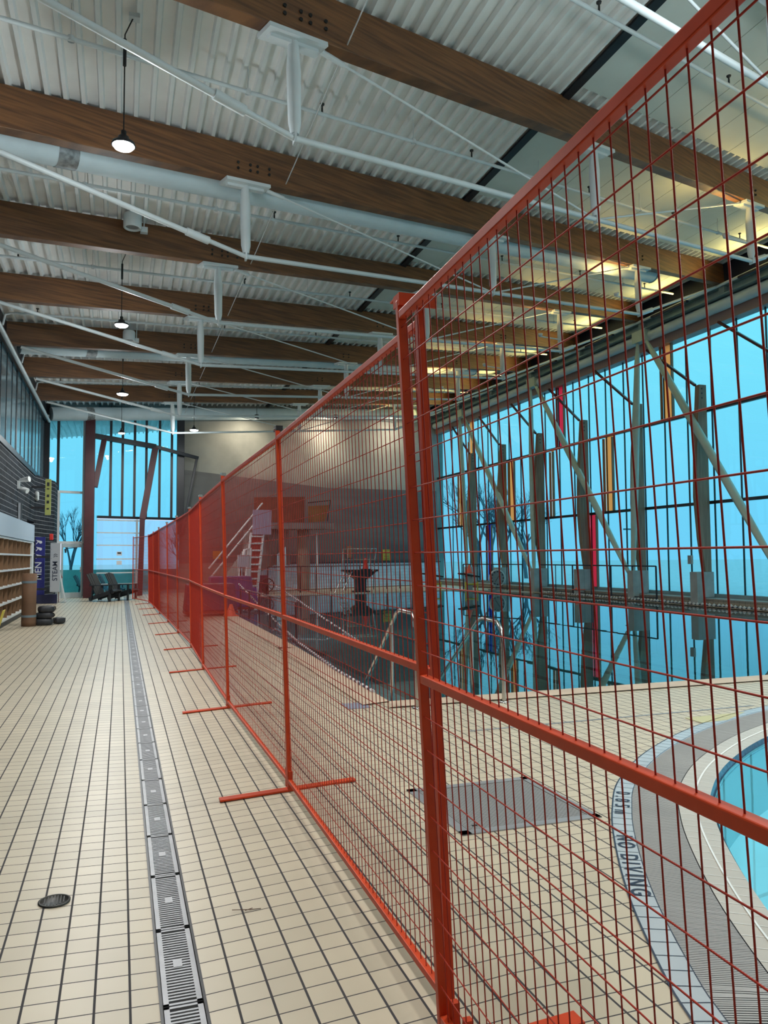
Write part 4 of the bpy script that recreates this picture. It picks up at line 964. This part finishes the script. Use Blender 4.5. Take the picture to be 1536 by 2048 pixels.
# ------------------------------------------------------------------ diving tower and far deck things
p = gy(607, 1188, 33.2)
tw = thing('diving_tower', (p.x, 33.2, DZ), 'concrete diving platform on a column with rust orange guard panels', 'diving tower', wp=True)
MB().lathe([(.28, DZ), (.28, 2.7)], 24, (p.x, 33.2, 0)).build('column', mat('tan_column', (.30, .24, .19), .7, var=.1), tw)
MB().lohi((p.x+.52, 33.0, DZ), (p.x+.60, 33.08, 2.6)).build('downpipe', M_white, tw)
A = gy(500, 1060, 33.5); B = gy(655, 1055, 33.0)
MB().prism([(A.x, 32.4, 2.72), (B.x, 31.9, 2.72), (B.x+.1, 33.9, 2.75), (A.x, 34.2, 2.7)], (0, 0, .24)).build('platform', M_conc, tw)
MB().prism([(A.x, 32.45, 3.0), (p.x-.15, 32.3, 3.0), (p.x-.15, 32.3, 4.1), (A.x, 32.45, 4.05)], (0, .03, 0)).build('guard_panel', M_guard, tw)
MB().prism([(p.x, 32.25, 3.0), (B.x-.35, 32.1, 3.05), (B.x-.15, 32.1, 3.75), (p.x, 32.25, 3.7)], (0, .03, 0)).build('guard_panel', mat('amber_guard_panel', (.22, .10, .025), .5, var=.2), tw)
MB().tube([(p.x, 32.3, 3.85), (B.x-.1, 32.1, 3.95), (B.x-.25, 32.1, 3.05)], .03, 8).build('guard_rail', M_dark, tw)
# stairs to the tower
c0 = gy(430, 1178, 32.0); c1_ = gy(548, 1030, 32.0)
sta = MB()
for i in range(13):
    t = i/13; x = c0.x+(A.x-c0.x+.2)*t; sta.lohi((x, 31.6, .06+2.7*t-.02), (x+.36, 32.6, .06+2.7*t+.06))
sta.build('steps', M_conc2, tw)
MB().bar((c0.x, 31.58, -.05), (A.x+.2, 31.58, 2.65), .06, .35, up=(0, 0, 1)).build('stringer', M_conc, tw)
for dz in (1.0, .55): MB().tube([(c0.x-.3, 31.55, .1+dz), (A.x+.2, 31.55, 2.75+dz)], .035, 8).build('handrail', M_white, tw)
MB().prism([(6.3, 33.3, 1.2), (7.0, 33.3, 1.2), (6.9, 33.3, 2.7), (5.0, 33.3, 2.7), (5.0, 33.3, .6)], (0, .5, 0)).build('raking_wall', M_conc, tw)
# slide ladder (dark red with pale rails)
a = gz(500, 1205, .06); Y = 24.5
a = gy(505, 1205, Y)
r = thing('water_slide', (a.x, Y, DZ), 'red and white slide ladder rising toward the diving tower', 'slide', wp=True)
l0 = gy(497, 1200, Y); l1 = gy(520, 1065, Y); l2 = gy(530, 1045, Y)
for dx in (-.18, .22): MB().tube([V((l0.x+dx, Y, DZ)), V((l1.x+dx, Y+.6, l1.z))], .045, 8).build('side_rail', M_white, r)
MB().bar((l0.x+.02, Y+.05, DZ), (l1.x+.02, Y+.6, l1.z), .36, .05, up=(0, -1, 0)).build('back_board', M_dred, r)
for i in range(10): t = (i+.5)/10; q = V((l0.x, Y, DZ)).lerp(V((l1.x, Y+.6, l1.z)), t); MB().tube([q+V((-.18, -.04, 0)), q+V((.22, -.04, 0))], .03, 6).build('rung', M_white, r)
MB().lohi((l2.x-.3, Y+.5, l1.z-.05), (l2.x+.3, Y+.56, l1.z+.75)).build('hoop_panel', mat('lilac_panel', (.30, .30, .42), .4), r)
MB().tube([gy(478, 1180, Y), gy(482, 1130, Y), gy(490, 1100, Y), gy(500, 1096, Y), gy(498, 1150, Y), gy(497, 1185, Y)], .06, 8).build('grab_rail', M_white, r)
MB().tube([gy(486, 1196, Y), gy(480, 1140, Y), gy(478, 1110, Y)], .06, 8).build('grab_rail', M_white, r)
MB().box(gy(487, 1122, Y-.1), (.34, .06, .38)).build('seat_pad', mat('pale_blue_pad', (.35, .42, .48), .4), r)
# purple covered reels
for i, (px_, py_, w_, h_, Y) in enumerate([(460, 1200, 1.2, .95, 21.5), (420, 1210, 1.3, .8, 20.2), (497, 1200, .42, .6, 22.5)]):
    c = gy(px_, py_, Y); r = thing('storage_trolley', (c.x, Y, DZ), ['purple draped trolley behind the fence, tallest of three', 'maroon purple trolley nearest the camera behind fence', 'small navy draped trolley at the pool side'][i], 'trolley', 'draped pool trolleys')
    MB().prism([(-w_/2, -.4, .12), (w_/2, -.4, .12), (w_/2*.9, -.35, h_), (-w_/2*.9, -.35, h_)], (0, .75, 0)).build('cover', [M_purple, mat('maroon_cover', (.09, .02, .06), .5, var=.2), M_signblue][i], r, bevel=.04)
    MB().lohi((-w_/2, -.4, .06), (w_/2, .4, .12)).build('frame', M_dred, r)
    for sx in (-1, 1):
        for sy in (-1, 1): MB().tube([(sx*w_*.4, sy*.35-.02, .05), (sx*w_*.4, sy*.35+.02, .05)], .05, 12).build('wheel', M_black, r)
# lane rope reel with a spoked wheel
Y = 30.6; c = gy(534, 1170, Y)
r = thing('rope_reel', (c.x, Y, DZ), 'lane rope reel with a spoked black wheel and yellow rope at far pool edge', 'reel', wp=True)
rim = MB(); rad = .26
rim.tube([c+V((rad*math.cos(t*math.pi/10), -.05, rad*math.sin(t*math.pi/10))) for t in range(21)], .028, 8, cap=False)
for t in range(8): rim.tube([c+V((0, -.05, 0)), c+V((rad*math.cos(t*math.pi/4), -.05, rad*math.sin(t*math.pi/4)))], .014, 5)
rim.build('wheel', M_black, r)
MB().prism([(c.x-.95, Y+.1, DZ), (c.x-.25, Y+.1, DZ), (c.x-.3, Y+.1, .8), (c.x-.75, Y+.1, .8)], (0, .5, 0)).build('rope_bundle', M_yellow, r, bevel=.05)
MB().lohi((c.x-.4, Y, c.z-.3), (c.x+.05, Y+.5, c.z+.38)).build('body', mat('reel_body', (.06, .01, .03), .5), r)
MB().lohi((c.x-.9, Y-.1, DZ), (c.x-.8, Y+.6, .95)).lohi((c.x-.05, Y, DZ), (c.x+.05, Y+.5, c.z)).build('frame', M_dark, r)
# notices on the concrete wall
def plaque(px0, py0, px1, py1, m, label, nm='wall_notice', lines=0):
    dd = cy(10)
    def hit(px_, py_):
        d = ray(px_, py_); nn = np.array([-DS, 1, 0.]); c0_ = np.array([XL, 32.0-.1, 0.]); t = nn.dot(c0_-np.array([0, 0, 1.5]))/nn.dot(d); return V(tuple(np.array([0, 0, 1.5])+d*t))
    a, c = hit(px0, py0), hit(px1, py1)
    r = thing(nm, (a.x, a.y, c.z), label, 'sign', wp=True)
    MB().prism([(a.x, a.y, c.z), (c.x, a.y+(c.x-a.x)*DS, c.z), (c.x, a.y+(c.x-a.x)*DS, a.z), (a.x, a.y, a.z)], (0, .03, 0)).build('plate', m, r)
    if lines:
        b = MB()
        for i in range(lines):
            z = c.z+(a.z-c.z)*(i+.5)/lines; b.bar((a.x+.06, a.y-.01, z), (c.x-.06, a.y+(c.x-a.x)*DS-.03, z), .004, .025)
        b.build('print', M_black, r)
    return r
plaque(766, 1099, 781, 1121, M_yellow, 'yellow rules sign on the concrete wall above the white tiles', lines=7)
plaque(426, 1102, 441, 1118, mat('orange_sign', (.55, .22, .03), .5), 'orange sign on the concrete wall behind the stairs', lines=0)
plaque(695, 1092, 703, 1116, mat('rust_sign', (.35, .14, .06), .5), 'narrow rust coloured sign on the concrete wall left of yellow one')
c = gy(826, 1094, 37.6); r = thing('wall_clock', c, 'small round white wall clock on the concrete wall', 'clock', wp=True)
Mx = Matrix.Rotation(math.pi/2, 3, 'X')
MB().lathe([(0, .05), (.2, .05), (.2, .1), (.17, .1)], 24, c, Mx).build('rim', M_black, r); MB().lathe([(.17, .06), (0, .06)], 24, c, Mx).build('face', M_text, r)
MB().bar(c+V((0, -.075, 0)), c+V((0, -.075, .13)), .015, .008).bar(c+V((0, -.075, 0)), c+V((.08, -.075, 0)), .015, .008).build('hands', M_black, r)
# diving board stands + starting blocks with cones
def cone(c, h_, m, label, nm='traffic_cone'):
    r = thing(nm, c, label, 'cone', 'orange safety cones')
    MB().lohi((-.17, -.17, 0), (.17, .17, .03)).build('base', m if m is M_coneo else M_black, r)
    MB().lathe([(.13, .03), (.035, h_), (0, h_)], 18).build('body', m, r)
    return r
Y = 31.2
c = gy(721, 1183, Y); r = thing('diving_board_stand', (c.x, Y, DZ), 'dark diving board stand with ladder and rails on far deck', 'diving board', wp=True)
zt = gy(720, 1143, Y).z
MB().lohi((c.x-.2, Y-.2, DZ), (c.x+.2, Y+.2, zt-.1)).lohi((c.x-.32, Y-.32, DZ), (c.x+.32, Y+.32, DZ+.05)).build('pedestal', M_dark, r)
MB().prism([(c.x-.62, Y-.3, zt), (c.x+.62, Y-.3, zt), (c.x+.22, Y-.3, zt-.32), (c.x-.22, Y-.3, zt-.32)], (0, .6, 0)).build('bracket', M_dark, r)
xr = gy(752, 1140, Y).x; xl = gy(686, 1140, Y).x
MB().lohi((xl, Y-.35, zt), (xr, Y+.35, zt+.08)).build('board_base', M_dark, r)
for x0_, x1_ in ((xl, xl-.35), (xl+.3, xl-.05)): MB().tube([(x0_, Y-.3, zt), (x1_-.1, Y-.35, DZ)], .03, 6).build('ladder_rail', M_steel, r)
for i in range(5): MB().tube([(xl-.08*i, Y-.32, zt-.2*i-.05), (xl+.28-.08*i, Y-.32, zt-.2*i-.05)], .02, 6).build('rung', M_steel, r)
for dy in (-.35, .35): MB().tube([(xl+.1, Y+dy, zt), (xl+.1, Y+dy, zt+.95), (xr-.1, Y+dy, zt+.95), (xr-.25, Y+dy, zt)], .022, 6).tube([(xl+.1, Y+dy, zt+.5), (xr-.15, Y+dy, zt+.5)], .016, 6).build('guard_rail', M_steel, r)
q = gy(731, 1137, Y-.1); cone(V((q.x, q.y, zt+.08)), gy(731, 1116, Y).z-zt-.08, M_red, 'red cone on top of the dark diving board stand')
for i, (px_, Y) in enumerate([(937, 30.0), (864, 30.6)]):
    c = gy(px_, 1165, Y); r = thing('starting_block', (c.x, Y, DZ), ['starting block with yellow steps and orange cone on it', 'starting block half hidden behind the closest fence posts'][i], 'starting block', 'starting blocks on far deck', wp=True)
    zt = gy(px_, 1148, Y).z
    MB().lohi((c.x-.12, Y-.15, DZ), (c.x+.12, Y+.15, zt-.08)).build('pedestal', M_conc2, r)
    MB().bar((c.x-.38, Y, zt+.02), (c.x+.42, Y, zt-.12), .5, .06).build('platform', M_black, r)
    MB().tube([(c.x-.25, Y-.25, .35), (c.x+.3, Y-.25, .35)], .03, 6).tube([(c.x-.25, Y-.25, DZ), (c.x-.25, Y-.25, .45)], .03, 6).tube([(c.x+.3, Y-.25, DZ), (c.x+.3, Y-.25, .45)], .03, 6).build('side_step', M_yellow, r)
    if i == 0: cone(V((c.x+.02, Y-.05, zt+.03)), .36, M_coneo, 'orange cone standing on the far starting block')
c = gz(1124, 1172, DZ+.2); q = S(17.1, 26.5, 0); cone(V((15.85, 24.6, .27)), .4, M_coneo, 'orange cone standing on the ledge under right windows')
# pace clock on the deck
Y = 29.9; c = gy(993, 1156, Y)
r = thing('pace_clock', (c.x, Y, DZ), 'large round pace clock standing on the far deck', 'clock', wp=True)
MB().lathe([(0, 0), (.36, 0), (.36, .1), (.33, .1)], 32, c, Mx).build('rim', M_white, r)
MB().lathe([(.33, .09), (0, .09)], 32, c, Mx).build('face', M_grey, r)
tk = MB()
for i in range(12):
    t = i*math.pi/6; tk.box(c+V((.27*math.cos(t), -.1, .27*math.sin(t))), (.05, .01, .05))
tk.bar(c+V((-.12, -.11, -.16)), c+V((.1, -.11, .14)), .02, .01).build('markings', M_black, r)
MB().lohi((c.x-.04, Y-.02, DZ), (c.x+.04, Y+.04, c.z-.3)).lohi((c.x-.3, Y-.2, DZ), (c.x+.3, Y+.2, DZ+.05)).build('stand', M_grey, r)
# guard rail frames on the right and far side
def guard(x0, y0, x1, y1, z0, z1, n, label, m=M_navy):
    a, c = V((x0, y0, 0)), V((x1, y1, 0)); r = thing('guard_rail', (x0, y0, z0), label, 'railing', wp=True)
    MB().tube([a+V((0, 0, z1)), c+V((0, 0, z1))], .022, 6).build('top_rail', m, r)
    MB().tube([a+V((0, 0, z0+.12)), c+V((0, 0, z0+.12))], .016, 6).build('bottom_rail', m, r)
    for i in range(n+1):
        p = a.lerp(c, i/n); MB().tube([p+V((0, 0, z0)), p+V((0, 0, z1))], .03 if i % 2 == 0 else .02, 6).build('post', m, r)
    return r
guard(15.75, 27.2, 15.8, 20.2, .06, 1.17, 6, 'dark blue guard rail on the right pool edge before the windows')
guard(14.4, 31.5, 15.75, 28.6, .06, 1.17, 4, 'dark blue guard rail at the far right pool corner')
guard(5.6, 31.0, 13.0, 34.2, .06, 1.14, 10, 'dark guard rail in front of the white tiled wall', M_dark)
rr = thing('pool_guard_rail', (2.95, 16, DZ), 'low dark railing along the left pool edge behind fence', 'railing', wp=True)
for yy in (13.4, 14.6, 15.9, 17.2, 18.6, 20): MB().tube([(2.92, yy, DZ), (2.92, yy, .72)], .022, 6).build('post', M_dark, rr)
MB().tube([(2.92, 13.4, .72), (2.92, 20, .72)], .015, 6).build('top_rail', M_dark, rr)
cone(V((2.62, 19.6, DZ)), .3, M_coneo, 'small orange cone at the left pool edge behind the railing')
# lane ropes
def rope(pts, label, rad=.022):
    P = cat3(pts); r = thing('lane_rope', P[0], label, 'rope', 'striped lane ropes', wp=True)
    for m_, o_ in ((M_rope, 0), (M_ink, 1)):
        b = MB()
        for i in range(o_, len(P)-1, 2): b.tube([P[i], P[i+1]], rad, 6)
        b.build('white_floats' if o_ == 0 else 'dark_floats', m_, r)
def cat3(pts, n=None):
    out = []
    for a, c in zip(pts[:-1], pts[1:]):
        a, c = V(a), V(c); k = max(2, int((c-a).length/.09))
        out += [a.lerp(c, i/k) for i in range(k)]
    return out
rope([gy(478, 1168, 20.5), gy(512, 1204, 18.4), gz(556, 1247, .085), gz(600, 1287, .085), gz(670, 1338, .08), gz(752, 1386, .08)], 'striped rope sagging down along the left pool edge')
rope([gy(553, 1173, 21.5), gy(600, 1203, 18.0), gy(650, 1238, 15.5), gz(690, 1264, WZ+.01), gz(722, 1286, WZ+.005)], 'striped rope running out over the pool water')
bedge = [(15.68, y) for y in np.arange(8, 27, .16)]
tag(MB().tube([(15.7, 8, .085), (15.7, 16, .085), (15.7, 26.8, .085)], .035, 6).build('edge_rope', M_ink), 'dark float line lying along the right pool edge', 'rope')
b = MB()
for i, (x, y) in enumerate(bedge): b.lathe([(0, -.045), (.062, 0), (0, .05)], 6, (x+random.uniform(-.02, .02), y, .11+random.uniform(-.01, .015)))
tag(b.build('float_beads', M_rope), 'pale floats strung along the right pool edge', 'floats', kind='stuff')

# ------------------------------------------------------------------ outdoors
struct(MB().prism([(-60, 42, -.25), (-60, 240, -.25), (260, 240, -.25), (260, -60, -.25), (XG+.7, -60, -.25), (XG+.7, 42, -.25)], (0, 0, .1)).build('ground', M_ground))
struct(MB().prism([(XL-4, 32.4, -.2), (XL-4, 42, -.2), (XG+.7, 42, -.2), (XG+.7, 40.0, -.2)], (0, 0, .05)).build('ground', M_ground))
# soffit outside the end glazing
sb = MB(); x = XL-1; 
while x < XC: sb.lohi((x, cy(x)+.5, zb(x)+.05), (x+.08, cy(x)+3.0, zb(x)+.12)); x += .26
sb.add([(XL-2, cy(XL)+.2, zb(XL)+.12), (XC, cy(XC)+.2, zb(XC)+.12), (XC, cy(XC)+3.0, zb(XC)+.12), (XL-2, cy(XL)+3.0, zb(XL)+.12)], [(0, 1, 2, 3)])
struct(sb.build('soffit_outside', M_deck))
hd = MB().lohi((-3, 38, -.16), (9, 38.1, 1.02)).build('hoarding', M_hedge); tag(hd, 'teal hoarding outside behind the far glazing', 'hoarding')
def tree(x, y, h_, seed, label, n0=4, spread=.55):
    rd = random.Random(seed); b = MB()
    def br(p, d, L, r_, lv):
        q = p+d*L; mid = p+d*L*.5+V((rd.uniform(-1, 1), rd.uniform(-1, 1), 0))*L*.05
        b.tube([p, mid, q], [r_, r_*.85, r_*.65], 5 if lv < 3 else 3, cap=False)
        if lv >= 6: return
        for _ in range(3 if lv < 5 else 2):
            a = rd.uniform(0, 6.283); s2 = rd.uniform(.25, spread)
            nd = (d+V((math.cos(a)*s2, math.sin(a)*s2, rd.uniform(-.05, .25)))).normalized()
            br(p+d*L*rd.uniform(.55, 1), nd, L*rd.uniform(.58, .8), r_*.58, lv+1)
    br(V((x, y, -.2)), V((0, 0, 1)), h_*.28, h_*.018, 0)
    tag(b.build('bare_tree', M_bark, fix=False), label, 'tree', 'bare trees outside')
for px_, Y_, h_, sd, lb in ((958, 50, 9.5, 3, 'tall bare tree outside behind the blue window pane'), (1010, 46, 8.5, 5, 'bare tree outside between two timber posts, right of the tall one'), (1052, 52, 9, 8, 'bare tree outside seen behind the middle V strut'), (985, 58, 10, 21, 'hazy bare tree farther off behind the blue pane')):
    tree(gy(px_, 1130, Y_).x, Y_, h_, sd, lb, spread=.7)
tree(-2.3, 41, 5.5, 11, 'slender bare tree outside the exit door', spread=.3)
tree(3.2, 43, 5.2, 14, 'small bare tree outside behind the leaning steel legs')
lp = thing('street_lamp', (33, 44.5, -.15), 'street lamp faint in fog outside the right windows', 'street lamp')
MB().tube([(0, 0, 0), (0, 0, 3.4)], .06, 6).build('pole', M_bark, lp); MB().lohi((-.7, -.1, 3.4), (.7, .1, 3.5)).build('head', M_bark, lp)
